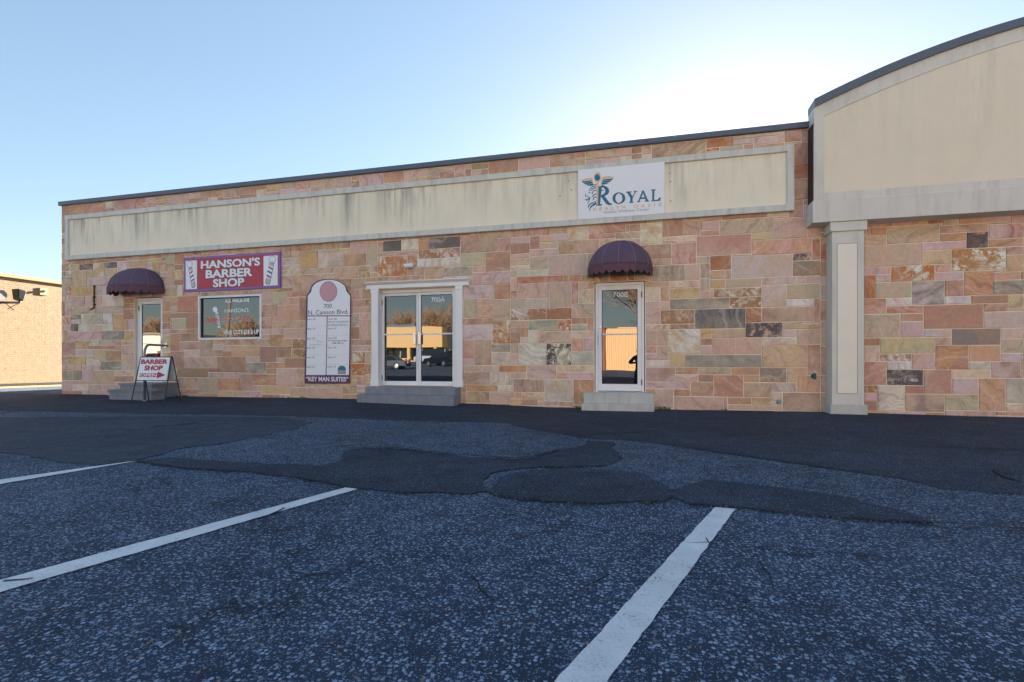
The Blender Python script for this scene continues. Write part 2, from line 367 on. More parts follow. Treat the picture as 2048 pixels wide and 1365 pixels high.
rng = random.Random(5)
def rough_outline(pts, step, amp, seed):
    out = []; n = len(pts); s = 0
    for i in range(n):
        a = Vector(pts[i]); b = Vector(pts[(i + 1) % n]); k = max(1, int((b - a).length / step)); nr = Vector((-(b - a).y, (b - a).x)).normalized()
        for j in range(k):
            p = a + (b - a) * (j / k); w = noise.noise((p.x * 3.1, p.y * 3.1, seed)) + .6 * noise.noise((p.x * 11, p.y * 11, seed + 3))
            out.append(p + nr * w * amp)
    return out
def ground_sheet(name, pts2, lift, mat, step=.12, amp=.03, seed=0, maxedge=.7):
    bm = bmesh.new(); ol = rough_outline(pts2, step, amp, seed)
    f = bm.faces.new([bm.verts.new((p.x, p.y, 0)) for p in ol])
    bmesh.ops.triangulate(bm, faces=[f])
    for it in range(7):
        es = [e for e in bm.edges if e.calc_length() > maxedge and not e.is_boundary]
        if not es: break
        bmesh.ops.subdivide_edges(bm, edges=es, cuts=1); bmesh.ops.triangulate(bm, faces=bm.faces[:])
    rim = [e for e in bm.edges if e.is_boundary]
    for v in bm.verts: v.co.z = gz(v.co.x, v.co.y) + lift
    r = bmesh.ops.extrude_edge_only(bm, edges=rim)
    for v in r['geom']:
        if isinstance(v, bmesh.types.BMVert): v.co.z -= lift + .01
    bmesh.ops.recalc_face_normals(bm, faces=bm.faces[:])
    me = bpy.data.meshes.new(name); bm.to_mesh(me); bm.free()
    return structure(link(name, me, mat))
def G2(pts): return [gnd(x, y).xy for x, y in pts]
# dark apron of newer asphalt along the foot of the wall
low = [(-400, 818), (0, 822), (300, 828), (600, 833), (830, 842), (1000, 846), (1110, 868), (1180, 878), (1300, 884), (1410, 884), (1519, 890), (1610, 904), (1702, 917), (1753, 924), (1789, 941), (1811, 959), (1884, 979), (1976, 986), (2300, 985)]
lp = G2(low)
ground_sheet('asphalt_apron', [(fx(2500), .0), (-24.5, 0.0)] + [tuple(p) for p in lp], .005, M_PATCH, .12, .09, 1)
ground_sheet('asphalt_patch', G2([(-160, 850), (0, 836), (330, 834), (560, 836), (620, 845), (590, 859), (520, 873), (440, 889), (365, 898), (300, 915), (271, 923), (200, 931), (115, 926), (50, 911), (0, 906), (-160, 890)]), .009, M_PATCH2, .08, .05, 2)
ground_sheet('asphalt_patch', G2([(272, 925), (342, 918), (461, 926), (581, 931), (640, 934), (690, 922), (685, 908), (709, 901), (737, 898), (805, 901), (839, 906), (897, 912), (959, 917), (1020, 920), (1068, 917), (1102, 908), (1147, 898), (1180, 884), (1225, 888), (1228, 905), (1250, 920), (1200, 936), (1100, 936), (1000, 944), (965, 962), (975, 985), (940, 989), (900, 990), (812, 987), (747, 981), (683, 976), (650, 966), (577, 956), (495, 947), (400, 941), (308, 931)]), .013, M_PATCH, .06, .055, 3)
ground_sheet('asphalt_patch', G2([(972, 986), (1000, 958), (1060, 944), (1150, 938), (1240, 944), (1300, 956), (1335, 975), (1344, 992), (1320, 1006), (1260, 1008), (1185, 1011), (1120, 1009), (1080, 1004), (1010, 999), (985, 992)]), .017, M_PATCH, .06, .045, 4)
ground_sheet('asphalt_patch', G2([(1347, 984), (1373, 971), (1420, 964), (1504, 973), (1592, 981), (1683, 995), (1756, 1014), (1811, 1026), (1850, 1040), (1866, 1049), (1811, 1046), (1738, 1043), (1603, 1032), (1519, 1023), (1431, 1015), (1380, 1011), (1355, 999)]), .013, M_PATCH, .06, .035, 6)

def ribbon(name, pxs, w, lift, mat, seed, jit=.02):
    base = [Vector(gnd(x, y).xy) for x, y in pxs]; pts = []
    for a, b in zip(base, base[1:]):
        k = max(1, int((b - a).length / .07)); nr = Vector((-(b - a).y, (b - a).x)).normalized()
        for j in range(k):
            p = a + (b - a) * (j / k); pts.append(p + nr * jit * 2 * noise.noise((p.x * 6, p.y * 6, seed)))
    pts.append(base[-1]); n = len(pts); m = MB()
    for i, p in enumerate(pts):
        d = (pts[min(i + 1, n - 1)] - pts[max(i - 1, 0)]).normalized(); nr = Vector((-d.y, d.x))
        ww = w * (.35 + .9 * abs(noise.noise((p.x * 9, p.y * 9, seed + 7)))) * min(1, 3 * (min(i, n - 1 - i) + .3) / n * 3)
        for q in (p + nr * ww, p - nr * ww): m.v.append((q.x, q.y, gz(q.x, q.y) + lift))
    m.f = [(2 * i, 2 * i + 1, 2 * i + 3, 2 * i + 2) for i in range(n - 1)]
    return structure(m.build(name, mat))
CR = [([(685, 908), (709, 901), (737, 898), (805, 901), (839, 906), (897, 912), (959, 917), (1020, 920), (1068, 917), (1102, 908), (1147, 898)], .035, .024),
      ([(1030, 865), (1110, 869), (1200, 869), (1262, 868), (1330, 862)], .030, .020),
      ([(272, 925), (308, 931), (400, 941), (495, 947), (577, 956), (650, 967), (683, 977)], .014, .020),
      ([(365, 898), (430, 889), (450, 888)], .014, .020), ([(515, 878), (560, 871)], .030, .020), ([(575, 858), (610, 855)], .025, .020), ([(665, 881), (715, 882)], .02, .008), ([(838, 842), (880, 843)], .03, .02),
      ([(975, 990), (1080, 1005), (1185, 1012), (1320, 1008), (1380, 1013), (1519, 1024), (1603, 1033), (1738, 1044), (1866, 1050), (1960, 1057), (2060, 1063), (2200, 1070)], .016, .022),
      ([(1760, 880), (1840, 893), (1960, 898), (2060, 902)], .018, .012), ([(1985, 938), (2000, 952), (2040, 965), (2070, 970)], .03, .012), ([(1600, 976), (1660, 973), (1700, 977)], .012, .01), ([(1760, 980), (1830, 979), (1850, 980)], .014, .01),
      ([(1369, 1088), (1392, 1091), (1418, 1089), (1500, 1096), (1560, 1098)], .006, .009), ([(1410, 1079), (1418, 1089)], .006, .009),
      ([(540, 1031), (556, 1025), (570, 1018)], .02, .009), ([(935, 1140), (960, 1180), (990, 1205)], .008, .006), ([(1140, 1195), (1180, 1175), (1215, 1150)], .008, .006), ([(220, 1130), (285, 1132), (330, 1120)], .008, .006), ([(10, 1164), (50, 1163), (66, 1160)], .012, .009),
      ([(1515, 1110), (1530, 1140), (1560, 1180), (1620, 1220)], .006, .006)]
for i, (p, w, lf) in enumerate(CR): ribbon('asphalt_crack', p, w, lf, M_CRACK, i * 3.3)

def stripe(quad, seed, dirk, lift=.006):
    # a painted bay line, slightly ragged along its edges
    a0, a1, b0, b1 = [Vector(gnd(x, y).xy) for x, y in quad]      # far left, far right, near left, near right
    if dirk: b0, b1 = a0 + (b0 - a0) * dirk, a1 + (b1 - a1) * dirk
    n = max(10, int((b0 - a0).length / .05)); m = MB()
    for i in range(n + 1):
        t = i / n; l = a0 + (b0 - a0) * t; r = a1 + (b1 - a1) * t; u = (r - l).normalized()
        l = l + u * (  .004 * noise.noise((l.x * 14, l.y * 14, seed)) + .006 * noise.noise((l.x * 45, l.y * 45, seed))); r = r + u * (.004 * noise.noise((r.x * 14, r.y * 14, seed + 5)) + .006 * noise.noise((r.x * 45, r.y * 45, seed + 5)))
        for q in (l, r): m.v.append((q.x, q.y, gz(q.x, q.y) + lift))
    m.f = [(2 * i, 2 * i + 1, 2 * i + 3, 2 * i + 2) for i in range(n)]
    return structure(m.build('parking_line', M_PAINT))
stripe([(1430, 1016), (1471, 1020), (1110, 1365), (1215, 1365)], 1, 1.35)
stripe([(712, 971), (746, 971), (0, 1163), (0, 1187)], 2, 1.6)
stripe([(254, 925), (273, 923.5), (0, 961), (0, 970)], 3, 2.2)

# ------------------------------------------------------------------ the stone-faced building
XL, XR, XEND = fx(123), fx(1641), 13.5
BT, CT = 5.20, 5.31                                        # wall top, coping top
A1, B1 = crop(120, 520, 9.75), crop(120, 650, 9.1)
HOLES = {}                                                # openings: name -> X0, X1, Z0, Z1
def hole(n, x0, x1, yt, yb, xm=None): xm = xm or (x0 + x1) / 2; HOLES[n] = (fx(x0), fx(x1), fac(xm, yb)[1], fac(xm, yt)[1])
hole('barber_door', 267.5, 323.5, 594.5, 767); hole('barber_window', 397.5, 523.5, 591, 679.3)
hole('double_door', 752, 915, 577, 773.5); hole('single_door', 1189, 1290, 563.5, 784)
bld = thing('stone_building', 'long flat-roofed building faced in mixed pink and brown sandstone with a cream sign band', 'building', ((XL + XR) / 2, 0, 0))
bl2 = thing('arched_building', 'taller shopfront at right edge with arched cream parapet on a grey column', 'building', ((XR + XEND) / 2, 0, 0))
def wall_boxes(x0, x1, z0, z1, holes, y0, y1):
    m = MB(); xs = sorted({x0, x1} | {h[0] for h in holes} | {h[1] for h in holes})
    for a, b in zip(xs, xs[1:]):
        cuts = sorted([(h[2], h[3]) for h in holes if h[0] <= a + 1e-6 and h[1] >= b - 1e-6]); z = z0
        for c0, c1 in cuts:
            if c0 > z: m.box(a, b, y0, y1, z, c0)
            z = max(z, c1)
        if z1 > z: m.box(a, b, y0, y1, z, z1)
    return m
wall1 = wall_boxes(XL, XR, -.35, BT, list(HOLES.values()), .010, .30).build('stone_wall', M_MORT, bld)
wall2 = wall_boxes(XR, XEND, -.35, 4.3, [], .012, .30).build('stone_wall', M_MORT, bl2)
MB().box(XL + .02, XR - .02, .31, 24, -.3, 5.12).build('rear_block', M_BODY, bld)
MB().box(XR + .02, XEND, .31, 24, -.3, 5.0).build('rear_block', M_BODY, bl2)

# ---- sandstone pieces: read off the photograph crop by crop, gaps filled with more of the same
PAL = dict(t=(206, 180, 156), p=(212, 176, 160), m=(212, 190, 188), b=(180, 146, 122), r=(190, 146, 126), o=(208, 166, 128), g=(190, 181, 160), d=(112, 104, 102), c=(228, 216, 198), y=(214, 190, 146), h=(150, 141, 130), w=(232, 228, 220), u=(188, 122, 82))
ST = [
 (120, 520, 9.75, '40,0,160,80mp 45,85,155,215rp 165,90,240,210cr 240,85,385,210pt 390,80,635,205dh 645,50,870,320oc 880,45,1115,165dh 875,170,1110,315yg 1115,40,1280,460mw 170,0,625,70bt 630,0,1270,50tb 95,220,235,315ct 40,220,95,320rp 40,320,225,520gt 240,215,530,520ot 540,205,635,335gt 530,330,1110,500mp 235,530,670,695yo 700,500,1120,690pm 30,530,125,700gt 130,530,225,610rp 130,610,225,700rp 30,705,225,795cS 20,800,85,1085rb 90,800,225,1085mp 235,705,475,890pt 485,705,815,890tp 820,690,1250,875tc 235,900,700,1065gt 700,895,1250,1060tg 25,1090,220,1275oc 230,1070,410,1175bh 410,1080,830,1240gc 225,1180,410,1240cm 835,1065,1010,1240dw 1020,1055,1245,1380po 355,1250,1010,1380ct 225,1245,350,1380hd 25,1280,220,1380mp 1255,755,1430,855rb 1255,860,1430,945rb 1255,955,1430,1150br 1255,1160,1335,1375ot 1335,1160,1425,1375mp 1355,0,1700,130ot 1280,150,1550,235ro 1810,30,1950,210ot'),
 (120, 650, 9.1, '20,105,75,280cy 75,110,125,275bo 130,110,750,280mp 760,105,1150,275gh 1160,85,1320,285yo 20,300,255,545rp 275,290,515,445yo 525,290,735,360gc 745,285,975,365mp 520,370,970,440ro 275,455,620,545mp 630,460,820,635gy 825,470,1100,635ob 985,300,1100,465rp 1110,285,1300,370oy 1090,375,1310,550mp 20,560,190,630rp 20,640,185,730mr 195,565,465,735yo 475,565,610,630cy 480,640,735,735mc 740,655,1100,825gh 1110,560,1310,825mt 20,740,385,805tp 395,740,590,995mp 595,735,730,825mp 25,815,385,990gh 600,835,975,1090tg 985,835,1310,920cp 985,930,1330,1050pr 15,1005,215,1180pm 220,1005,590,1080tp 220,1085,515,1180cm 520,1095,720,1275gt 730,1105,1060,1195pm 730,1200,860,1275pm 20,1190,385,1275rb 390,1185,515,1275mp'),
 (340, 470, 3.9, '30,145,110,230bo 30,235,105,270rb 865,90,940,170bt 945,75,1095,125bo 1105,60,1400,115tb 1395,50,1525,135mp 945,130,1005,170tp 1010,125,1150,250ob 1155,110,1235,245tc 1235,150,1355,195mp 1160,200,1355,245pm 1360,150,1520,235ob 865,180,1000,225mt 865,230,1005,300rc 1010,255,1275,305tp 1280,245,1460,330tp 1465,240,1560,285yb 1465,290,1560,330by 865,320,950,405tp 955,315,1195,440po 1200,300,1275,340yg 1315,340,1410,400or 1410,335,1530,420bt 860,405,940,440rb 905,445,1060,485rp 800,450,905,540gt 915,490,995,545tp 1000,495,1065,670rb 850,545,990,670po 720,545,835,625rt 720,640,795,720rp 800,675,1055,720po 715,730,880,770mp 885,725,1055,810tp 775,775,875,855ob 880,820,945,855or 950,815,1055,880cS 945,885,1055,945yS 420,825,770,860rt 240,830,335,940tb 345,850,415,900mt 415,865,470,905mp 475,865,700,945to 705,870,820,985br 825,865,940,945rb 120,905,235,940mp 80,835,235,900pr 0,785,75,895ro 0,905,110,1025pr 120,950,375,1030pt 380,955,580,1070rb 590,955,695,990mp 595,995,740,1075gh 750,1000,885,1040or 825,955,890,995pt 895,955,1050,1035rb 50,1035,290,1110br 300,1035,375,1065rb 300,1075,535,1115mp 640,1045,740,1085tp 745,1045,825,1080ob 830,1045,985,1175mp 985,1045,1050,1175pt 640,1090,820,1165bo 540,1080,635,1210pr 380,1120,535,1210or 220,1120,375,1240gt 130,1120,215,1195ot 40,1120,125,1190bt 640,1180,705,1215tp 715,1180,920,1250ty 490,1215,630,1260tp 380,1215,485,1255yt 930,1185,1060,1265pt 1065,1170,1340,1195gc 1065,1200,1340,1275pt 1345,1170,1460,1240bt 40,1200,215,1245pt 60,485,225,600ro 0,485,55,565ot 0,610,115,645rb 125,610,220,725br 0,570,55,605tp 15,655,115,730gt 25,740,150,770rp 155,735,225,810ro 110,445,230,475pt 235,445,290,475tb 295,430,440,470bt 445,425,605,460rp 610,420,720,460tp 720,430,795,545tp 1420,425,1510,500pr 1420,575,1560,610rp 1415,615,1470,725pm 1475,670,1555,800pt 1410,820,1525,860rp 1420,865,1560,905pm'),
 (680, 430, 3.412, '0,190,60,255yt 60,170,170,255mc 180,190,245,340tg 250,185,295,245pt 297,180,415,243dh 420,170,528,235cg 535,170,600,230ro 605,155,812,228hd 820,145,940,262bp 945,115,1068,245bt 1075,100,1160,155tp 1075,160,1160,245rp 30,262,170,345ot 250,245,528,275tb 535,230,812,290cS 530,292,815,355gw 820,262,980,350gy 990,255,1160,385rb 250,282,450,415cU 457,277,528,350bo 0,350,115,430tp 120,345,240,380ty 120,385,240,425bt 455,360,570,412tb 575,362,703,438bt 710,350,893,420hg 900,350,985,385tp 900,390,970,470pm 970,388,1160,470rm 75,430,240,505tg 245,418,570,455bt 835,480,1040,570pm 1050,485,1160,565ro 840,575,935,705tg 940,572,1035,605tp 940,610,1038,700po 1045,572,1155,718gt 835,705,1035,748pr 835,750,1035,840cm 1045,725,1160,873cU 1045,878,1160,938hg 1045,942,1160,1022tc 835,850,907,972rp 912,845,1035,1020rt 832,980,907,1020pm 832,1030,965,1070tp 970,1030,1080,1065mo 835,1075,1020,1155tb 1025,1075,1160,1155cp 858,1160,1068,1200ou 1072,1160,1160,1200ct 858,1205,1010,1280tb 1018,1210,1160,1285tp 80,515,165,550tp 170,512,215,568bo 80,555,165,635rp 168,573,215,632cS 80,640,215,672rp 75,675,125,840pm 130,680,212,715pm 130,720,212,845pt 75,850,212,885rp 75,890,210,930pt 85,935,160,1010cU 75,1015,160,1095cU 165,930,210,1010pt 165,1015,210,1095bt 20,1100,210,1220tb'),
 (930, 430, 6.5, '420,195,605,295pt 612,165,1090,280rp 1095,150,1335,260tp 1340,135,1600,330co 1605,120,1755,230tp 425,285,970,465tr 975,265,1335,350pm 980,355,1190,440yg 835,445,1190,530mp 1200,335,1755,515bp 265,465,825,720rt 845,540,1050,710gt 670,715,1060,795cg 1075,525,1595,790pg 85,735,660,895pm 675,800,1265,880ru 1275,790,1600,865or 370,920,685,1080ub 695,895,1090,1085tp 1100,880,1380,1200gt 1390,885,1475,1150rm 1480,880,1580,965pt 1585,875,1680,960yt 1480,970,1680,1150oc 590,1095,775,1205tg 780,1090,1095,1205gm 585,1210,1060,1365wS 1060,1210,1380,1365oS 1390,1155,1675,1325tg'),
 (930, 620, 6.5, '365,150,815,425wU 825,140,1195,265gh 1200,140,1380,265wU 820,275,945,420ct 955,280,1380,420tp 360,435,680,550hg 365,560,680,715ty 695,440,1060,715cg 1060,440,1380,715cD 1390,105,1580,185ro 1590,100,1670,270rp 1390,185,1585,265cg 1390,280,1670,355pc 1390,370,1525,540po 1535,370,1665,545mp 1390,550,1665,715gc 215,725,435,800mo 0,725,210,800tp 445,725,775,800ou 790,730,1175,895pm 1190,725,1665,810oc 1190,820,1665,905mo 0,815,305,960tb 330,810,775,895ct 330,905,610,1060cp 625,905,1025,1065bt 1035,905,1395,1165mt 1405,910,1665,1240or 10,975,410,1055ou 0,1065,300,1215tb 310,1075,720,1230bt 730,1075,1025,1165co 730,1170,950,1240bt 955,1175,1200,1250mp 1215,1180,1385,1260ot'),
 (1000, 430, 3.33, '940,205,1140,285tb 1150,190,1300,325rp 1000,290,1140,330pt 1015,340,1225,425bg 1230,330,1332,425pm 975,440,1125,475to 1130,435,1332,480ct 1135,485,1332,550oy 975,485,1065,575tc 1070,575,1125,620pm 975,580,1063,715tm 1070,630,1285,715pS 1130,768,1332,918yw 975,725,1125,765tc 975,775,1125,865pt 975,870,1042,910pr 975,915,1042,955pm 1048,870,1125,955tp 975,965,1120,1005cp 1135,925,1225,1003oy 975,1015,1163,1100mr 1172,1015,1315,1058ro 1172,1062,1315,1108cp 975,1110,1262,1150mp 1170,1160,1255,1195ob 1035,1160,1155,1290tc 860,60,935,100rp 940,55,1077,192co 1083,40,1215,135or 1085,140,1300,185cy 1220,35,1332,130po 610,120,755,160rp 765,110,930,165gt 595,60,855,110tb'),
 (1300, 230, 3.69, '15,170,415,300tb 420,155,605,235ou 612,130,985,170ct 612,170,755,222pm 760,155,985,212pm 992,108,1115,192pr 420,245,510,270ru 515,215,845,265gt 848,200,990,240ro 1118,105,1168,200bp 1060,200,1168,350bo 1060,355,1168,465ub 1060,470,1168,525rp 1060,530,1168,630bt 1055,635,1135,745rp 0,800,85,950oy 92,785,242,888oy 245,770,512,880pm 520,765,910,870gt 915,755,1165,910tp 92,895,332,945yc 340,880,740,1035rp 748,870,912,920ty 752,918,1187,1030po 1195,910,1300,1070ru 0,960,160,1055bt 163,950,332,1100rp 0,1060,160,1105pt 337,1048,432,1098tg 440,1045,592,1145bu 605,1035,1045,1190mt 1052,1025,1187,1078tD 1052,1080,1300,1188bh 258,1105,432,1150mp 15,1115,248,1205tg 258,1155,600,1205pc 148,1210,555,1265ct 560,1205,820,1260tp 825,1200,1135,1250mp 1142,1195,1300,1245mp 0,1215,135,1265oc'),
 (1300, 560, 4.655, '190,75,585,160oS 595,75,1030,160cS 1042,45,1262,245mt 1272,40,1638,178gt 190,170,745,262hg 750,165,1030,260cS 1270,185,1522,245cw 1533,182,1640,380pr 95,275,400,395pS 415,270,872,455dh 890,265,1028,388ur 1042,252,1518,385bt 890,405,1222,530tD 1228,400,1600,462ty 185,405,410,455wS 580,462,872,535ty 582,542,785,680tp 790,542,1030,680tp 1228,470,1355,530mp 1360,470,1638,600tp 1042,540,1350,603cp 1042,610,1465,812yp 1472,610,1640,885pr 190,690,315,805oc 322,690,1025,812hg 245,820,448,880ru 452,820,755,885tg 765,822,1008,882ro 1022,822,1262,952hb 1268,820,1462,888to 0,815,230,938rp 245,885,590,948cp 600,892,872,1085or 880,892,1010,952ro 880,960,1138,1085bt 1145,965,1372,1025mp 1378,895,1640,1030po 1272,895,1378,955ty 0,950,368,1010pm 375,955,592,1080bt 232,1015,360,1075ou 45,1015,222,1205tc 232,1088,675,1220pt 680,1095,722,1215tb 735,1095,945,1160or 955,1098,1132,1160or 722,1165,1230,1222pt 1240,1045,1640,1225bt 1140,1040,1235,1160cp 0,205,90,395tm 95,205,180,265pt 0,480,175,605pt'),
 (1720, 430, 6.244, '130,165,308,258ro 60,265,308,350tp 320,140,980,345tg 1000,125,1600,215bt 1000,220,1325,315ro 1340,215,1600,395oD 1612,105,2048,290rm 1615,300,2048,390bo 60,355,755,635pt 765,335,1325,425mp 770,435,1125,612ty 1145,415,1815,708wY 1830,400,2048,490rp 1850,500,2048,690po 60,645,390,735mp 395,640,915,830wU 935,615,1130,712po 60,755,180,1030ur 190,740,390,832mp 935,720,1280,815mp 1290,720,1665,1005ro 1680,712,2025,795po 1685,805,2048,1000hg 190,845,635,1025gt 650,835,1040,1115hm 1055,825,1250,1005pr 1055,1015,1395,1110mw 1400,1015,1850,1110rb 1865,1010,2048,1205ty 60,1045,315,1225rp 328,1040,635,1122mw 328,1135,778,1225rp 785,1120,1530,1410rb 1545,1120,1850,1208rp 1548,1215,2048,1408pm 60,1240,488,1518tg 497,1235,780,1325rp'),
 (1720, 630, 6.204, '495,85,775,268pm 790,175,1118,268mp 1130,180,1745,360hb 1760,175,2035,265pm 55,288,240,372ur 250,285,930,465gy 945,275,1118,372tp 55,378,240,560pc 945,382,1350,665or 1362,380,1740,565po 1760,285,2035,470gt 245,475,635,562cS 345,572,630,662wm 640,480,930,665pm 1755,485,1985,575mp 1362,575,1622,672gc 1632,585,1985,778rm 1990,485,2035,785tp 55,575,330,858pr 345,680,790,860cD 800,680,1140,970rt 1150,682,1622,770cy 1148,780,1448,972mp 1460,785,1812,1190to 1820,790,2035,1090gc 55,870,205,960cS 215,870,545,1195mc 550,880,788,968rp 55,970,205,1060mp 50,1065,195,1200rb 550,980,1050,1210ht 1060,985,1450,1190gt 1835,1095,2035,1195ct 1060,1200,1690,1260rm 1700,1205,2035,1265rp'),
]
CELL = .035; ZB = -.10
def build_stones(x0, x1, ztop, holes, wall, seed, limit):
    NX = int(round((x1 - x0) / CELL)); NZ = int(round((ztop - ZB) / CELL)); cx = (x1 - x0) / NX; cz = (ztop - ZB) / NZ
    occ = [[0] * NX for _ in range(NZ)]; rg = random.Random(seed); placed = []
    def span(a, b, c0, c, n): return max(0, int(round((a - c0) / c))), min(n, int(round((b - c0) / c)))
    for h in holes:
        i0, i1 = span(h[0], h[1], x0, cx, NX); j0, j1 = span(h[2], h[3], ZB, cz, NZ)
        for j in range(j0, j1):
            for i in range(i0, i1): occ[j][i] = 1
    def free(i0, i1, j0, j1): return all(occ[j][i] == 0 for j in range(j0, j1) for i in range(i0, i1))
    def put(i0, i1, j0, j1, code):
        for j in range(j0, j1):
            for i in range(i0, i1): occ[j][i] = 1
        placed.append([i0, i1, j0, j1, code])
    for ox, oy, s, data in ST:
        for tok in data.split():
            code = tok[-2:]; a, b, c, d = [float(v) for v in tok[:-2].split(',')]
            xm, ym = ox + (a + c) / 2 / s, oy + (b + d) / 2 / s
            i0, i1 = span(fx(ox + a / s), fx(ox + c / s), x0, cx, NX); j0, j1 = span(fac(xm, oy + d / s)[1], fac(xm, oy + b / s)[1], ZB, cz, NZ)
            for k in range(4):                             # trim what overlaps a neighbour or an opening
                if i1 - i0 < 2 or j1 - j0 < 2 or free(i0, i1, j0, j1): break
                col0 = sum(occ[j][i0] for j in range(j0, j1)); col1 = sum(occ[j][i1 - 1] for j in range(j0, j1)); r0 = sum(occ[j0][i] for i in range(i0, i1)); r1 = sum(occ[j1 - 1][i] for i in range(i0, i1))
                w, h = i1 - i0, j1 - j0; best = max((col0 / h, 0), (col1 / h, 1), (r0 / w, 2), (r1 / w, 3))
                if best[0] == 0: break
                if best[1] == 0: i0 += 1
                elif best[1] == 1: i1 -= 1
                elif best[1] == 2: j0 += 1
                else: j1 -= 1
            if i1 - i0 >= 2 and j1 - j0 >= 2 and free(i0, i1, j0, j1): put(i0, i1, j0, j1, code)
    def is_free(i, j): return 0 <= i < NX and 0 <= j < NZ and occ[j][i] == 0
    def grow(steps):
        for st in placed:                                  # close slivers between neighbours
            for k in range(steps):
                i0, i1, j0, j1 = st[:4]
                for side in range(4):
                    i0, i1, j0, j1 = st[:4]
                    if side == 0: cells = [(i0 - 1, j) for j in range(j0, j1)]; beyond = [(i0 - 3, j) for j in range(j0, j1)]
                    elif side == 1: cells = [(i1, j) for j in range(j0, j1)]; beyond = [(i1 + 2, j) for j in range(j0, j1)]
                    elif side == 2: cells = [(i, j0 - 1) for i in range(i0, i1)]; beyond = [(i, j0 - 3) for i in range(i0, i1)]
                    else: cells = [(i, j1) for i in range(i0, i1)]; beyond = [(i, j1 + 2) for i in range(i0, i1)]
                    if all(is_free(*c) for c in cells) and sum(is_free(*c) for c in beyond) < len(beyond) * .5:
                        for i, j in cells: occ[j][i] = 1
                        if side == 0: st[0] -= 1
                        elif side == 1: st[1] += 1
                        elif side == 2: st[2] -= 1
                        else: st[3] += 1
    grow(3)
    codes = 'tp tb pm pt rb rp bt ot mp gt tg tc po br ro pr cp yo or tp pm bt mp'.split()
    for j in range(NZ - 1, -1, -1):                        # fill from the top down
        for i in range(NX):
            if occ[j][i]: continue
            wmax = 0
            while wmax < 30 and is_free(i + wmax, j): wmax += 1
            want_h = rg.choice((3, 4, 4, 5, 5, 6, 7, 8)); w = min(wmax, int(want_h * rg.uniform(1.2, 3.4)) + 1)
            if wmax - w < 5: w = wmax if wmax <= 16 else wmax // 2
            hmax = 0
            while hmax < 12 and all(is_free(i + k, j - hmax) for k in range(w)): hmax += 1
            h = min(hmax, want_h)
            if hmax - h < 3 and hmax <= 10: h = hmax
            put(i, i + w, j - h + 1, j + 1, rg.choice(codes))
    placed.sort(key=lambda q: -(q[1] - q[0]) * (q[3] - q[2])); g = .0075; rest = MB(); rest_a = []; rest_b = []
    for n, (i0, i1, j0, j1, code) in enumerate(placed):
        X0, X1, Z0, Z1 = x0 + i0 * cx + g, x0 + i1 * cx - g, ZB + j0 * cz + g, ZB + j1 * cz - g
        if X1 - X0 < .012 or Z1 - Z0 < .012: continue
        jt = lambda: rg.uniform(-.003, .003)
        pr = rg.uniform(-.009, .002); bv = .006
        cs = [(X0 + jt(), Z0 + jt()), (X1 + jt(), Z0 + jt()), (X1 + jt(), Z1 + jt()), (X0 + jt(), Z1 + jt())]
        ins = [(cs[0][0] + bv, cs[0][1] + bv), (cs[1][0] - bv, cs[1][1] + bv), (cs[2][0] - bv, cs[2][1] - bv), (cs[3][0] + bv, cs[3][1] - bv)]
        vs = [(x, .02, z) for x, z in cs] + [(x, pr + .005, z) for x, z in cs] + [(x, pr + rg.uniform(-.003, .003), z) for x, z in ins]
        fs = [(0, 1, 5, 4), (1, 2, 6, 5), (2, 3, 7, 6), (3, 0, 4, 7), (4, 5, 9, 8), (5, 6, 10, 9), (6, 7, 11, 10), (7, 4, 8, 11), (8, 9, 10, 11)]
        a, b = code[0], code[1]; pat = rg.choice((.1, .2, .35, .5, .7, .8)) if b.islower() else .95
        ca = lin([v + rg.uniform(-9, 9) for v in PAL[a]]); cb = lin(PAL[b] if b.islower() else {'S': (172, 128, 94), 'U': (192, 126, 76), 'D': (98, 90, 92), 'Y': (186, 136, 84)}[b])
        sv = rg.random(); A = (*ca, sv); B = (*cb, pat)
        if n < limit:
            me = bpy.data.meshes.new('stone'); me.from_pydata(vs, [], fs); me.update()
            for nm, val in (('tone_a', A), ('tone_b', B)):
                at = me.color_attributes.new(nm, 'FLOAT_COLOR', 'POINT'); at.data.foreach_set('color', list(val) * len(vs))
            link('stone', me, M_STONE, wall)
        else:
            rest.add(vs, fs); rest_a += list(A) * len(vs); rest_b += list(B) * len(vs)
    if rest.v:
        o = rest.build('small_stones', M_STONE, wall); o['kind'] = 'stuff'
        for nm, dat in (('tone_a', rest_a), ('tone_b', rest_b)):
            at = o.data.color_attributes.new(nm, 'FLOAT_COLOR', 'POINT'); at.data.foreach_set('color', dat)
    print('stones', len(placed))
BX0, BX1, BZ0, BZ1 = fx(137.5), fx(1585.5), 3.685, 4.885      # the cream sign band
build_stones(XL, XR, BT - .01, list(HOLES.values()) + [(BX0 + .06, BX1 - .06, BZ0 + .06, BZ1 - .06)], wall1, 11, 300)
build_stones(XR, fx(2048) + 1.6, 4.15, [], wall2, 12, 290)

zj0, zj1 = fac(1617, 455)[1], fac(1617, 262)[1]
# ---- metal coping, in sections
def coping_run(x0, x1, parent, y0, seams):
    xs = [x0] + [s for s in seams if x0 < s < x1] + [x1]
    for a, b in zip(xs, xs[1:]):
        MB().prismx([(y0, BT - .005), (y0 - .012, BT - .005), (y0 - .012, BT), (y0, BT + .012), (y0, CT - .01), (y0 + .02, CT), (.36, CT), (.36, BT - .005)], a + .003, b - .003).build('coping', M_COP, parent)
coping_run(XL - .05, fx(1617) + .25, bld, -.055, [fx(p) for p in (187, 351, 537, 700, 850, 990, 1120, 1240, 1350, 1452, 1545)])
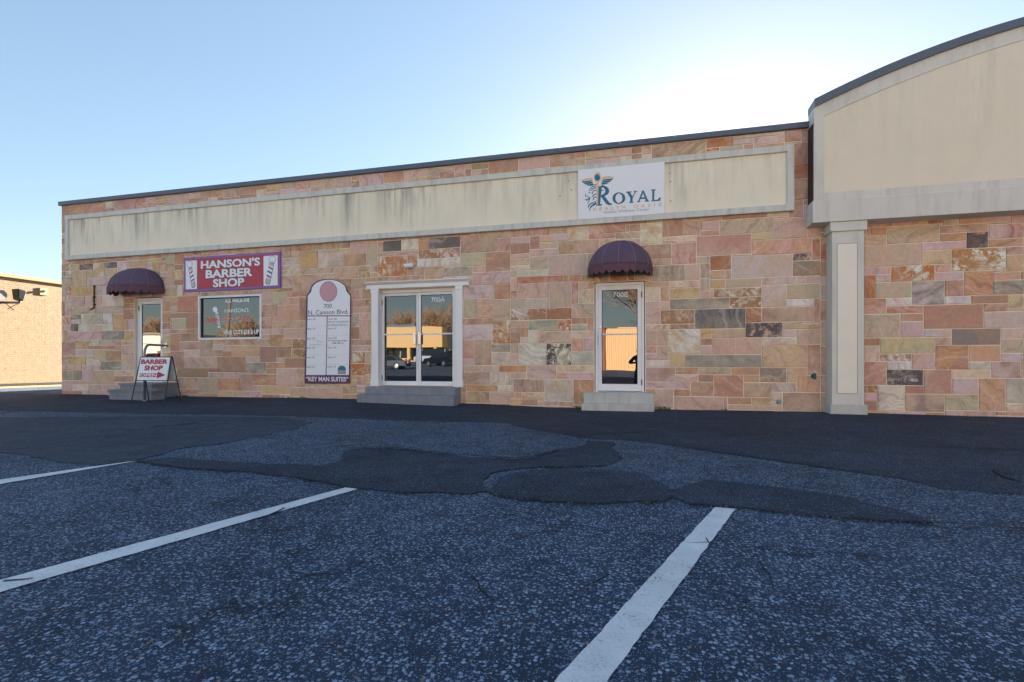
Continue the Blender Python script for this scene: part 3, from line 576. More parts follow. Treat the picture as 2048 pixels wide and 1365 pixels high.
# ---- cream sign band with its moulded frame
T = .115
MB().box(BX0 + T - .004, BX1 - T + .004, -.060, .005, BZ0 + T - .004, BZ1 - T + .004).build('sign_band_panel', M_BAND, bld)
fr = MB()
def frame_boxes(m, x0, x1, z0, z1, t, y0, y1):
    m.prism([(x0, z0), (x1, z0), (x1 - t, z0 + t), (x0 + t, z0 + t)], y0, y1); m.prism([(x1, z1), (x0, z1), (x0 + t, z1 - t), (x1 - t, z1 - t)], y0, y1)
    m.prism([(x0, z1), (x0, z0), (x0 + t, z0 + t), (x0 + t, z1 - t)], y0, y1); m.prism([(x1, z0), (x1, z1), (x1 - t, z1 - t), (x1 - t, z0 + t)], y0, y1)
frame_boxes(fr, BX0, BX1, BZ0, BZ1, T, -.105, .004); fr.build('sign_band_frame', M_BANDF, bld)

MB().box(fx(1615.5), fx(1618.5), -.30, .0, zj0, zj1).build('dark_joint_strip', M_BLACK, bld)  # thin dark strip drawn as the dark line between the two buildings
for px_, py_ in ((1340, 347), (1341, 402), (1341, 364), (1143, 380), (1138, 362), (1120, 392)):
    X_, Z_ = fac(px_, py_, -.06); MB().tube([(X_, -.0595, Z_), (X_, -.068, Z_)], .016, 8).build('fixing_bolt', M_GREY, bld)

# ---- doors and window
def rect_px(x0, x1, yt, yb, Y): xm = (x0 + x1) / 2; return fx(x0, Y), fx(x1, Y), fac(xm, yb, Y)[1], fac(xm, yt, Y)[1]
def leaf(parent, x0, x1, z0, z1, y, side, top, bottom, hinge=None):
    """one aluminium door leaf: frame, pane"""
    m = MB(); d = .045
    m.box(x0, x0 + side, y, y + d, z0, z1); m.box(x1 - side, x1, y, y + d, z0, z1)
    m.box(x0 + side, x1 - side, y + .001, y + d, z1 - top, z1); m.box(x0 + side, x1 - side, y + .001, y + d, z0, z0 + bottom)
    dr = m.build('door', M_ALU, parent, bevel=.003)
    q = MB(); frame_boxes(q, x0 + side, x1 - side, z0 + bottom, z1 - top, .012, y + .006, y + .02); q.build('gasket', M_DARK, dr)
    MB().box(x0 + side + .010, x1 - side - .010, y + .014, y + .022, z0 + bottom + .010, z1 - top - .010).build('pane', M_GLASS, dr)
    if hinge is not None:
        for z in (z0 + .18, z1 - .2): MB().tube([(hinge, y - .008, z - .06), (hinge, y - .008, z + .06)], .011, 8).build('hinge', M_DARK, dr)
    return dr
def surround(parent, H, y0, y1, t, mat=M_ALU):
    x0, x1, z0, z1 = H; m = MB(); m.box(x0, x0 + t, y0, y1, z0, z1); m.box(x1 - t, x1, y0, y1, z0, z1); m.box(x0 + t, x1 - t, y0 + .001, y1, z1 - t, z1)
    return m.build('door_frame', mat, parent, bevel=.003)
def dark_back(H, parent): MB().box(H[0], H[1], .20, .29, H[2], H[3]).build('door_recess', M_DARK, parent)
# barber shop door
H = HOLES['barber_door']; dark_back(H, bld)
surround(bld, (H[0] + .03, H[1] - .002, H[2], H[3] - .02), .075, .19, .045)
d1 = leaf(bld, H[0] + .078, H[1] - .05, H[2] + .012, H[3] - .070, .085, .085, .10, .17, hinge=H[0] + .075)
MB().box(H[0], H[1], -.01, .19, H[2] - .04, H[2] + .008).build('door_sill', M_CONC, bld)
MB().box(H[1] - .125, H[1] - .085, .05, .084, H[2] + .88, H[2] + 1.12).build('handle', M_CHROME, d1, bevel=.004)
# single door 700B
H = HOLES['single_door']; dark_back(H, bld); SD = H
surround(bld, (H[0] + .015, H[1] - .015, H[2], H[3] - .015), .035, .19, .05)
d2 = leaf(bld, H[0] + .068, H[1] - .068, H[2] + .012, H[3] - .068, .045, .075, .09, .14, hinge=H[1] - .064)
q = MB(); q.box(H[0] + .09, H[0] + .135, -.03, -.006, 1.26, 1.53); q.box(H[0] + .10, H[0] + .125, -.006, .044, 1.28, 1.31); q.box(H[0] + .10, H[0] + .125, -.006, .044, 1.48, 1.51); q.build('handle', M_WHITE, d2, bevel=.004)
MB().tube([(H[0] + .115, .04, 1.17 + .45), (H[0] + .115, .03, 1.17 + .45)], .018, 12).build('lock', M_CHROME, d2)
MB().box(H[0] + .15, H[1] - .15, .010, .0145 + .045, 1.462, 1.487).build('push_bar', M_WHITE, d2)
text_at('700B', fx(1226, .05), fac(1240, 594.5, .05)[1], fx(1256, .05), fac(1240, 585, .05)[1], .058, M_SWHITE, d2, thick=.001)
# double doors 700A
H = HOLES['double_door']; dark_back(H, bld); DD = H
zc = H[3]; YR = .13
MB().box(H[0] + .0, H[1] - .0, .10, .19, zc - .075, zc).build('door_header', M_WHITE, bld)
xl, xr = fx(764.5, YR), fx(909.5, YR); xm = fx(837.2, YR); zt = zc - .080; zb = H[2] + .012
m = MB(); m.box(H[0] + .05, xl - .003, .02, .19, H[2], zc - .076); m.box(xr + .003, H[1] - .05, .02, .19, H[2], zc - .076); m.build('door_frame', M_WHITE, bld)
la = leaf(bld, xl, xm - .003, zb, zt, YR, .055, .055, .10, hinge=xl - .002); lb = leaf(bld, xm + .003, xr, zb, zt, YR, .055, .055, .10, hinge=xr + .002)
for lf, xa, xb in ((la, xm - .115, xm - .050), (lb, xm + .008, xm + .073)):
    zz = fac(837, 689, YR)[1], fac(837, 665.5, YR)[1]
    q = MB(); q.box(xa, xb, YR - .05, YR - .038, *zz); q.box(xa + .02, xb - .02, YR - .038, YR - .001, zz[0] + .02, zz[0] + .05); q.box(xa + .02, xb - .02, YR - .038, YR - .001, zz[1] - .05, zz[1] - .02); q.build('handle', M_CHROME, lf, bevel=.003)
for lf, a, b in ((la, xl + .056, xm - .06), (lb, xm + .06, xr - .056)):
    zz = fac(837, 668.5, YR)[1]; MB().box(a, b, YR - .012, YR + .013, zz - .016, zz + .016).build('push_bar', M_WHITE, lf)
text_at('700A', fx(862, YR), fac(875, 604.6, YR)[1], fx(889, YR), fac(875, 594.5, YR)[1], YR + .013, M_SWHITE, lb, thick=.001)
MB().box(fx(904.5, YR), fx(909, YR), YR - .012, YR - .001, fac(906, 593, YR)[1], fac(906, 586, YR)[1]).build('notice', M_SWHITE, lb)
# white timber surround: pilasters and a small cornice
D3 = crop(680, 430, 3.412)
for a, b in ((742.5, 756.5), (911.5, 924.5)):
    x0, x1 = fx(a, -.05), fx(b, -.05); z1 = fac(838, 574, -.05)[1]; z0 = H[2] - .0
    m = MB(); m.box(x0, x1, -.055, .05, z0, z1); m.box(x0 - .015, x1 + .015, -.07, .05, z0 - .002, z0 + .16); m.box(x0 - .012, x1 + .012, -.068, .05, z1 - .10, z1 - .002); m.build('pilaster', M_WHITE, bld, bevel=.006)
z0, z1 = fac(838, 575, -.06)[1], fac(838, 560.5, -.10)[1]; x0, x1 = fx(732.5, -.06), fx(937, -.06)
MB().prismx([(.009, z0), (-.075, z0), (-.075, z0 + (z1 - z0) * .55), (-.09, z0 + (z1 - z0) * .62), (-.13, z0 + (z1 - z0) * .82), (-.14, z0 + (z1 - z0) * .86), (-.14, z1), (.009, z1)], x0, x1).build('door_cornice', M_WHITE, bld, bevel=.004)
# barber shop window
H = HOLES['barber_window']; m = MB(); frame_boxes(m, H[0], H[1], H[2], H[3], .048, -.022, .12); wf = m.build('window', M_ALU, bld, bevel=.003)
MB().box(H[0], H[1], .13, .29, H[2], H[3]).build('window_recess', M_DARK, wf)
MB().box(H[0] + .046, H[1] - .046, .040, .048, H[2] + .046, H[3] - .046).build('pane', M_GLASS, wf)
q = MB(); frame_boxes(q, H[0] + .047, H[1] - .047, H[2] + .047, H[3] - .047, .016, .02, .039); q.build('gasket', M_DARK, wf)
WC = crop(360, 490, 6.5); YW = .0385
ctext('ALL WALK-INS', WC, 585, 703, 900, 748, YW, M_SWHITE, wf, bold=.035, thick=.001)
ctext("HANSON'S", WC, 580, 828, 895, 878, YW, M_SWHITE, wf, bold=.012, thick=.001)
ctext('Barber Shop', WC, 545, 915, 935, 1035, YW, M_NPINK, wf, bold=.0, shear=.45, thick=.001, name='script_lettering')
ctext('HAIR CUTS $18 & UP', WC, 572, 1105, 1025, 1175, YW, M_SWHITE, wf, bold=.03, thick=.001)
ctext('OPEN', WC, 330, 948, 480, 1015, YW, M_NEON, wf, bold=.015, thick=.002, name='neon_lettering')
pole = MB(); pole.prism([WC(x, y, YW) for x, y in ring(457, 840, 31, 36)], YW - .001, YW); po = pole.build('barber_pole_decal', M_SWHITE, wf)
cpoly(WC, [(455, 875), (490, 872), (530, 1075), (495, 1080)], YW - .0012, M_SWHITE, po, 'pole_body', .0006)
for k in range(5):
    t = k / 5; x = 458 + 35 * t; y = 888 + 170 * t
    cpoly(WC, [(x, y), (x + 33, y + 22), (x + 36, y + 40), (x + 3, y + 18)], YW - .0022, (M_SBLU2, M_NEON)[k % 2], po, 'pole_stripe', .0006)

# ------------------------------------------------------------------ arched building at the right
YF = -.33
def arc_line(p):                                          # a parabola through three measured points, mirrored about the crown outside the frame
    (x0, z0), (x1, z1), (x2, z2) = p
    a = ((z2 - z0) / (x2 - x0) - (z1 - z0) / (x1 - x0)) / (x2 - x1); b = (z1 - z0) / (x1 - x0) - a * (x1 - x0)
    return lambda x: z0 + b * (x - x0) + a * (x - x0) ** 2
ctop = arc_line([fac(1626, 201.5, YF), fac(1831, 109, YF), fac(2048, 36.6, YF)])
cbot = arc_line([fac(1628, 216, YF), fac(1831, 125.6, YF), fac(2048, 52.4, YF)])
ptop = arc_line([fac(1648, 232.8, YF), fac(1831, 153.6, YF), fac(2048, 79.5, YF)])
FX0 = fx(1628, YF); FX1 = XEND + .2; zb0, zb1, zp = fac(1628, 447, YF)[1], fac(1628, 403, YF)[1], fac(1649, 386, YF)[1]
N = 40; xs = [FX0 + (FX1 - FX0) * i / N for i in range(N + 1)]
MB().prism([(FX0, zb0 + .02), (FX1, zb0 + .02)] + [(x, cbot(x) + .02) for x in reversed(xs)], YF + .03, .009).build('parapet', M_FASCF, bl2)
px0 = fx(1648, YF)
xs2 = [px0 + (FX1 - px0) * i / N for i in range(N + 1)]
MB().prism([(px0, zp), (FX1, zp)] + [(x, ptop(x)) for x in reversed(xs2)], YF + .012, YF + .031).build('parapet_panel', M_FASC, bl2)
m = MB()                                                   # raised trim around the panel
m.prism([(FX0, zb1 - .02), (px0 - .001, zb1 - .02), (px0 - .001, ptop(px0)), (px0 - .001, cbot(px0)), (FX0, cbot(FX0))], YF, YF + .029)
m.prism([(px0, zb1 - .02), (FX1, zb1 - .02), (FX1, zp - .002), (px0, zp - .002)], YF, YF + .029)
for a, b in zip(xs2, xs2[1:]): m.prism([(a, ptop(a) + .002), (b, ptop(b) + .002), (b, cbot(b) + .01), (a, cbot(a) + .01)], YF, YF + .029)
m.build('parapet_trim', M_FASCF, bl2)
MB().box(FX0 - .03, FX1, YF - .035, .008, zb0, zb1).build('fascia_beam', M_FASCF, bl2, bevel=.008)
m = MB()
for a, b in zip(xs, xs[1:]):
    m.add([(a, YF - .05, cbot(a)), (b, YF - .05, cbot(b)), (b, YF - .05, ctop(b)), (a, YF - .05, ctop(a)), (a, .03, cbot(a)), (b, .03, cbot(b)), (b, .03, ctop(b)), (a, .03, ctop(a))], [(0, 1, 2, 3), (3, 2, 6, 7), (1, 0, 4, 5), (4, 7, 6, 5)])
a = xs[0]; m.add([(a - .001, YF - .05, cbot(a)), (a - .001, YF - .05, ctop(a)), (a - .001, .03, ctop(a)), (a - .001, .03, cbot(a))], [(0, 1, 2, 3)])
m.build('coping', M_COP, bl2)
# column
cb0 = gz(fx(1690, -.3), -.3) - .03; ctp = zb0 - .001
cxa, cxb = fx(1664, -.30), fx(1728.5, -.30)
col = MB().box(cxa, cxb, -.30, .008, cb0, ctp - .16).build('column', M_FASCF, bl2, bevel=.006)
MB().box(cxa - .035, cxb + .035, -.335, .008, ctp - .165, ctp).build('column_cap', M_FASCF, col, bevel=.006)
MB().box(cxa - .04, cxb + .04, -.345, .008, cb0, fac(1690, 809, -.34)[1]).build('column_base', M_CONC, col, bevel=.012)
p0, p1 = fx(1675, -.3), fx(1714, -.3); pz0, pz1 = fac(1694, 787, -.3)[1], fac(1694, 488, -.3)[1]
MB().box(p0, p1, -.3035, -.299, pz0, pz1).build('column_panel', M_COLP, col)
q = MB(); frame_boxes(q, p0 - .012, p1 + .012, pz0 - .012, pz1 + .012, .0118, -.3015, -.299); q.build('panel_bead', M_GREY, col)

# ------------------------------------------------------------------ steps
def steps(label, up, lo, zg, mat, name='concrete_steps', nose=0):
    """up/lo: (x0, x1, y_front, z_top)"""
    t = thing(name, label, 'steps', ((up[0] + up[1]) / 2, up[2], zg))
    for k, (x0, x1, yf, zt, z0) in enumerate(((up[0], up[1], up[2], up[3], zg - .1), (lo[0], lo[1], lo[2], lo[3], zg - .12))):
        back = -.012 if k == 0 else up[2] - .002
        if nose:
            MB().box(x0 + .03, x1 - .03, yf + .03, back, z0, zt - .05).build('riser', mat, t); MB().box(x0, x1, yf, back, zt - .05, zt).build('tread', mat, t, bevel=.008)
        else: MB().box(x0, x1, yf, back, z0, zt).build('step', mat, t, bevel=.010)
    return t
z1 = DD[2] - .003
steps('two dark grey concrete steps below the white double doors', (fx(729.5, -.34), fx(910.5, -.34), -.34, z1), (fx(713, -.62), fx(908, -.62), -.62, z1 - .155), gz(-4.8, -.4), M_CONCD)
z1 = SD[2] - .003
steps('two pale worn concrete steps below the single glass door', (fx(1167, -.30), fx(1308, -.30), -.30, z1), (fx(1163, -.48), fx(1308.5, -.48), -.48, z1 - .21), gz(-.6, -.3), M_CONC)
BD = HOLES['barber_door']; z1 = BD[2] - .042
steps('two grey concrete steps with overhanging treads below the barber shop door', (fx(236, -.75), fx(304, -.75), -.75, fac(270, 767, -.75)[1]), (fx(214, -1.1), fx(303, -1.1), -1.1, fac(260, 780, -1.1)[1]), gz(-13.3, -.8), M_CONCD, nose=1)

# ------------------------------------------------------------------ awnings
def awning(label, x0, x1, zb, ztop, proj):
    cx, hw = (x0 + x1) / 2, (x1 - x0) / 2; t = thing('dome_awning', label, 'awning', (cx, 0, zb), 'plum dome awnings over doors'); zv = zb + .17; H_ = ztop - zv
    NU, NV = 40, 14
    def P(u, v, s=1.0):                                    # u along the rim, v from the rim up to the crown
        a = math.pi * u; e = v * math.pi / 2; r = math.cos(e)
        return (cx - hw * s * math.cos(a) * r, -.014 - proj * s * (math.sin(a) ** .85) * r, zv + H_ * s * math.sin(e))
    m = MB(); m.v = [P(i / NU, j / NV * .999) for j in range(NV + 1) for i in range(NU + 1)]
    m.f = [(j * (NU + 1) + i, j * (NU + 1) + i + 1, (j + 1) * (NU + 1) + i + 1, (j + 1) * (NU + 1) + i) for j in range(NV) for i in range(NU)]
    can = m.build('canopy', M_AWN, t, smooth=True); sm = can.modifiers.new('thick', 'SOLIDIFY'); sm.thickness = .006
    for k in range(1, 6): MB().tube([P(k / 6, j / 12 * .995, 1.004) for j in range(13)], .005, 5).build('seam', M_SEAM, can)
    m = MB(); NS = 96
    for i in range(NS + 1):
        u = i / NS; x, y, z = P(u, 0, 1.006); sc = abs(math.sin(u * math.pi * 13)) ** .6
        for zz in (zv + .01, zv - .07, zv - .085 - .075 * sc): m.v.append((x, y - .004 * math.sin(u * 60), zz))
    m.f = [(3 * i + k, 3 * i + 3 + k, 3 * i + 4 + k, 3 * i + 1 + k) for i in range(NS) for k in range(2)]
    va = m.build('valance', M_AWNV, t); va.modifiers.new('thick', 'SOLIDIFY').thickness = .005
    MB().tube([P(i / 24, 0, .985) for i in range(25)], .012, 6).build('frame_tube', M_CHROME, t)
awning('plum canvas dome awning over the single glass door at right', fx(1177.5), fx(1305), fac(1240, 557.5)[1], fac(1240, 484)[1], .66)
awning('plum canvas dome awning over the barber shop door at left', fx(240), fx(330), fac(284, 593)[1], fac(284, 538.5)[1], .66)

# ------------------------------------------------------------------ signs
SG = crop(360, 490, 6.5)
sg = thing('shop_sign', 'red barber shop wall sign with violet border and white letters', 'sign', (*[(fx(368) + fx(560)) / 2], 0, 2.6))
y = -.045; z0, z1 = fac(464, 580, y)[1], fac(464, 509.8, y)[1]; x0, x1 = fx(368, y), fx(560.5, y)
MB().box(x0, x1, y, -.012, z0, z1).build('board', M_SBLUE, sg, bevel=.003); y -= .002
MB().box(x0 + .045, x1 - .045, y, y + .004, z0 + .05, z1 - .05).build('red_field', M_SRED, sg)
def sfx(a): return x0 + (x1 - x0) * (a - 52) / (1303 - 52)
def sfz(b): return z1 - (z1 - z0) * b                      # fraction from the top
for txt, a, b, t0, t1 in (("HANSON'S", 285, 1055, .12, .36), ('BARBER', 350, 960, .40, .64), ('SHOP', 447, 855, .67, .91)):
    text_at(txt, sfx(a) - .012, sfz(t1) - .012, sfx(b) + .012, sfz(t0) + .012, y - .0005, M_NAVY, sg, bold=.055, thick=.002, name='letter_outline')
    text_at(txt, sfx(a), sfz(t1), sfx(b), sfz(t0), y - .0035, M_SWHITE, sg, bold=.035, thick=.004)
for a, b, flip in ((78, 230, 1), (1098, 1272, -1)):
    xa, xb = sfx(a), sfx(b); pn = MB().box(xa, xb, y - .003, y, sfz(.93), sfz(.10)).build('pole_panel', M_SWHITE, sg); xc = (xa + xb) / 2; hh = z1 - z0; ww = (xb - xa)
    Q = lambda u, v: (xc + flip * u * ww, sfz(v))          # u across, v down
    def qp(pts, mat, nm, dy): MB().prism([Q(*p) for p in pts], y - dy - .001, y - dy).build(nm, mat, pn)
    qp([(-.14 + .24 * math.cos(R(k * 15)), .205 + .095 * math.sin(R(k * 15))) for k in range(24)], M_INK, 'globe_outline', .0032)
    qp([(-.14 + .22 * math.cos(R(k * 15)), .205 + .085 * math.sin(R(k * 15))) for k in range(24)], M_SWHITE, 'globe', .0045)
    qp([(-.27, .31), (.07, .29), (.38, .84), (.30, .89), (.06, .90)], M_INK, 'pole_outline', .0032); qp([(-.24, .32), (.06, .30), (.35, .83), (.28, .875), (.08, .885)], M_SILV, 'pole_body', .0045)
    qp([(-.185, .40), (.13, .37), (.29, .70), (.01, .76)], M_SWHITE, 'pole_band', .0058)
    for k, mt in enumerate((M_SRED, M_SBLU2, M_SRED)):
        o = k * .115; s_ = k * .068; qp([(-.17 + s_, .455 + o), (.13 + s_, .385 + o), (.155 + s_, .43 + o), (-.145 + s_, .50 + o)], mt, 'pole_stripe', .007)
# directory board
DG = crop(590, 540, 5.685); yd = -.04
ds = thing('directory_sign', 'tall white arch-topped suite directory board with plum border', 'sign', (fx(656), 0, .5))
def arch(i):                                               # outline, shrunk by i crop pixels
    pts = [(118 + i, 1290 - i), (622 - i, 1290 - i), (636 - i, 292 + i * .4), (592 - i * .8, 238 + i)] + [(592 - 207 + 207 * math.cos(R(a)) * (1 - i / 207), 238 - 133 * math.sin(R(a)) + i * math.sin(R(a))) for a in range(12, 170, 8)] + [(178 + i * .8, 240 + i), (138 + i, 294 + i * .4)]
    return pts
cpoly(DG, arch(0), yd, M_PLUM, ds, 'board', .03); yd -= .030
cpoly(DG, [p if p[1] < 1200 else (p[0], 1197) for p in arch(9)], yd - .0005, M_SWHITE, ds, 'white_field'); yd -= .0035
cpoly(DG, ring(380, 247, 99, 116, 40), yd - .0005, M_NAVY, ds, 'emblem_ring', .001); cpoly(DG, ring(380, 247, 95, 112, 40), yd - .002, M_PINK, ds, 'emblem', .001)
ctext('700', DG, 328, 388, 418, 436, yd, M_INK, ds, bold=.0, thick=.001); ctext('N. Cannon Blvd.', DG, 150, 456, 606, 508, yd, M_INK, ds, bold=.0, thick=.001)
cpoly(DG, [(130, 520), (628, 518), (628, 528), (130, 531)], yd, M_PLUM, ds, 'rule', .001); cpoly(DG, [(362, 530), (371, 530), (358, 1198), (349, 1198)], yd, M_PLUM, ds, 'rule', .001)
for k, (a, b) in enumerate(zip((100, 101, 102, 103, 104, 105), (106, 107, 108, 109, 111, 113))):
    yy = 552 + k * 108.5; ox = -k * 2.2
    ctext('Suite %d' % a, DG, 142 + ox, yy, 232 + ox, yy + 19, yd, M_INK, ds, thick=.0006); ctext('Suite %d' % b, DG, 380 + ox, yy - 2, 476 + ox, yy + 17, yd, M_INK, ds, thick=.0006)
    if k: cpoly(DG, [(128, yy - 20), (624, yy - 20), (624, yy - 17), (128, yy - 17)], yd, M_LINE, ds, 'thin_rule', .0005)
ctext('RISE UP COUNSELING', DG, 380, 582, 608, 602, yd, M_INK, ds, thick=.0006); ctext('& CONSULTING PLLC', DG, 380, 616, 604, 637, yd, M_INK, ds, thick=.0006)
def fine_print(x0, y0, x1, y1, mat, seed):                  # print too blurred to read: uneven strokes only
    rg = random.Random(seed); m = MB(); x = x0
    while x < x1:
        w = rg.uniform(3, 7); h0, h1 = rg.uniform(0, .3), rg.uniform(.7, 1)
        m.prism([DG(a, b, yd) for a, b in ((x, y0 + (y1 - y0) * h1), (x + w, y0 + (y1 - y0) * h1), (x + w, y0 + (y1 - y0) * h0), (x, y0 + (y1 - y0) * h0))], yd - .0006, yd); x += w + rg.choice((2, 3, 3, 9))
    m.build('fine_print', mat, ds)
fine_print(378, 797, 592, 817, M_INK, 1); fine_print(420, 825, 552, 842, M_INK, 2)
cstroke(DG, smooth_pts([(150, 812), (185, 795), (215, 804), (240, 794), (270, 808), (315, 818)]), 4, yd, M_SAGE, ds, 'tenant_mark', .0006)
fine_print(240, 814, 318, 830, M_SAGE, 3); fine_print(170, 842, 296, 858, M_SAGE, 4)
cpoly(DG, [(486, 1188), (578, 1188), (578, 1130)] + [(532 + 46 * math.cos(R(a)), 1130 - 40 * math.sin(R(a))) for a in range(10, 180, 10)] + [(486, 1130)], yd, M_GREY, ds, 'tenant_emblem', .0006)
cpoly(DG, [(488, 1142), (576, 1142), (576, 1130)] + [(532 + 44 * math.cos(R(a)), 1130 - 38 * math.sin(R(a))) for a in range(10, 180, 10)] + [(488, 1130)], yd - .0008, M_TEAL, ds, 'tenant_emblem_top', .0004)
ctext('“KEY MAN SUITES”', DG, 128, 1216, 606, 1270, yd + .003, M_SWHITE, ds, bold=.025, thick=.002)

# white wellness centre sign
RC = crop(1140, 310, 9.752); yr = -.115
rs = thing('wellness_sign', 'white rectangular wellness centre sign with teal winged logo', 'sign', (fx(1242), -.1, 3.7))
x0, x1 = fx(1156, yr), fx(1329, yr); z0, z1 = fac(1242, 433.3, yr)[1], fac(1242, 332, yr)[1]
MB().box(x0, x1, yr, -.061, z0, z1).build('board', M_SWHITE, rs, bevel=.003); yr -= .0005
RW = 1690.0
def rq(u, v): return (x0 + (x1 - x0) * u, z1 - (z1 - z0) * v)   # fractions of the board
def RQ(px, py):                                                # crop pixel -> board fractions, slope of the top edge removed
    u = (px - 156) / 1688; top = 283 - 140 * u; h = 968 - (968 - 1008) * u
    return u, (py - top) / (968 + 38 * u)
def rp(x, y, Y=0): return rq(*RQ(x, y))
def rpoly(pts, mat, nm, dy=0, th=.004): MB().prism([rp(*p) for p in pts], yr - dy - th, yr - dy).build(nm, mat, rs)
def rstroke(pts, w, mat, nm, dy=0, th=.004): cstroke(lambda a, b, Y=0: rp(a, b), smooth_pts(pts), w, yr - dy, mat, rs, nm, th)
# raised serif letters
def serif(cx, cy, w, h=26): return [(cx - w / 2, cy - h / 2), (cx + w / 2, cy - h / 2), (cx + w / 2, cy + h / 2), (cx - w / 2, cy + h / 2)]
def annulus(cx, cy, rx, ry, ix, iy, mat, nm, a0=0, a1=360):
    n = 40; m = MB(); o = [rp(cx + rx * math.cos(R(a0 + (a1 - a0) * i / n)), cy + ry * math.sin(R(a0 + (a1 - a0) * i / n))) for i in range(n + 1)]; q = [rp(cx + ix * math.cos(R(a0 + (a1 - a0) * i / n)), cy + iy * math.sin(R(a0 + (a1 - a0) * i / n))) for i in range(n + 1)]
    for i in range(n):
        m.prism([o[i], o[i + 1], q[i + 1], q[i]], yr - .006, yr)
    m.build(nm, mat, rs)
rpoly([(570, 610), (638, 606), (600, 960), (640, 962), (640, 984), (520, 990), (520, 966), (560, 962)], M_TEAL, 'letter_r_stem', 0, .006)
annulus(630, 700, 150, 108, 75, 72, M_TEAL, 'letter_r_bowl', -95, 92)
rpoly([(610, 798), (680, 790), (790, 935), (838, 950), (838, 972), (760, 975), (715, 945)], M_TEAL, 'letter_r_leg', 0, .006)
annulus(972, 845, 126, 112, 68, 92, M_TEAL, 'letter_o')
m_ = [(1110, 722), (1215, 714), (1215, 733), (1190, 738), (1238, 812), (1282, 730), (1258, 728), (1258, 711), (1325, 707), (1325, 724), (1302, 730), (1240, 842), (1236, 918), (1258, 920), (1258, 936), (1170, 940), (1170, 924), (1192, 920), (1194, 842), (1135, 742), (1110, 740)]
rpoly(m_, M_TEAL, 'letter_y', 0, .006)
rpoly([(1326, 928), (1326, 912), (1346, 906), (1424, 700), (1450, 698), (1536, 898), (1558, 900), (1558, 916), (1468, 920), (1468, 904), (1490, 900), (1476, 862), (1386, 868), (1374, 904), (1386, 908), (1386, 924)], M_TEAL, 'letter_a', 0, .006)
rpoly([(1410, 838), (1468, 834), (1436, 752)], M_SWHITE, 'letter_a_counter', .0062, .0006)
rpoly([(1590, 684), (1680, 680), (1680, 698), (1656, 702), (1650, 886), (1712, 884), (1752, 840), (1776, 838), (1764, 906), (1590, 914), (1590, 898), (1612, 894), (1614, 704), (1590, 700)], M_TEAL, 'letter_l', 0, .006)
for ch, xa, xb in zip('HEALTH', (462, 590, 692, 815, 920, 1035), (526, 636, 764, 864, 976, 1100)):
    yy = 1090 - (xa - 462) * .062; a = rp(xa, yy); b = rp(xb, yy - 70); text_at(ch, a[0], a[1], b[0], b[1], yr, M_GOLD, rs, bold=.02, thick=.005)
for ch, xa, xb in zip('OASIS', (1262, 1398, 1532, 1650, 1736), (1346, 1472, 1582, 1664, 1790)):
    yy = 1040 - (xa - 1262) * .062; a = rp(xa, yy); b = rp(xb, yy - 72); text_at(ch, a[0], a[1], b[0], b[1], yr, M_GOLD, rs, bold=.02, thick=.005)
a = rp(672, 1143); b = rp(1560, 1075 - 8); text_at('Holistic Wellness Center', a[0], a[1] - .0, b[0], a[1] + .054, yr, M_GREY, rs, thick=.002)
# emblem: staff, head, crown, wings and mane strokes
rpoly([(522, 540), (572, 536), (556, 985), (540, 988)], M_GOLD, 'staff', .0065, .003)
annulus(546, 445, 74, 88, 60, 72, M_GOLD, 'head_ring'); rpoly(ring(546, 437, 54, 66, 28), M_TEAL, 'head', 0, .006)
rpoly([(486, 352), (512, 362), (522, 330), (546, 352), (548, 318), (570, 350), (590, 328), (596, 356), (612, 342), (596, 372), (500, 378)], M_GOLD, 'crown', 0, .004)
for sgn in (-1, 1):
    W_ = lambda x, y_: (546 + sgn * (x - 546), y_ - (sgn * (x - 546)) * .08)
    rpoly([W_(*p) for p in [(620, 560), (648, 440), (700, 428), (800, 440), (888, 458), (840, 474), (700, 464), (662, 476), (636, 570)]], M_GOLD, 'wing_edge', .0005, .005)
    for p in ([(664, 482), (860, 484), (838, 510), (720, 510), (656, 500)], [(652, 508), (720, 516), (830, 516), (790, 545), (700, 548), (642, 534)], [(638, 542), (700, 554), (780, 552), (730, 580), (650, 588), (624, 578)]):
        rpoly([W_(*q) for q in p], M_TEAL, 'wing_feather', 0, .006)
for pts, w in (([(520, 600), (450, 615), (405, 650), (378, 700)], 16), ([(520, 640), (470, 645), (430, 680), (415, 690)], 18), ([(520, 690), (480, 690), (450, 730), (436, 755)], 18), ([(525, 760), (485, 765), (455, 800), (440, 815)], 18), ([(525, 815), (490, 820), (470, 850), (462, 880)], 18), ([(530, 890), (450, 930), (385, 970), (362, 1025)], [10, 22, 22, 8]), ([(525, 930), (460, 975), (410, 1020), (388, 1080)], [40, 30, 20, 6]), ([(370, 742), (395, 722), (412, 728)], 14), ([(305, 755), (318, 800), (368, 806)], 15), ([(300, 868), (340, 862), (405, 815)], 14), ([(318, 880), (360, 870), (400, 835), (350, 945)], 11), ([(600, 668), (640, 690), (676, 690)], 14), ([(530, 580), (480, 575), (440, 590), (380, 580)], 12)):
    rstroke(pts, w if isinstance(w, list) and len(w) == 0 else (w if not isinstance(w, list) else [w[min(int(i / 5), len(w) - 1)] for i in range((len(pts) - 1) * 5 + 1)]), M_TEAL, 'mane_stroke', 0, .005)

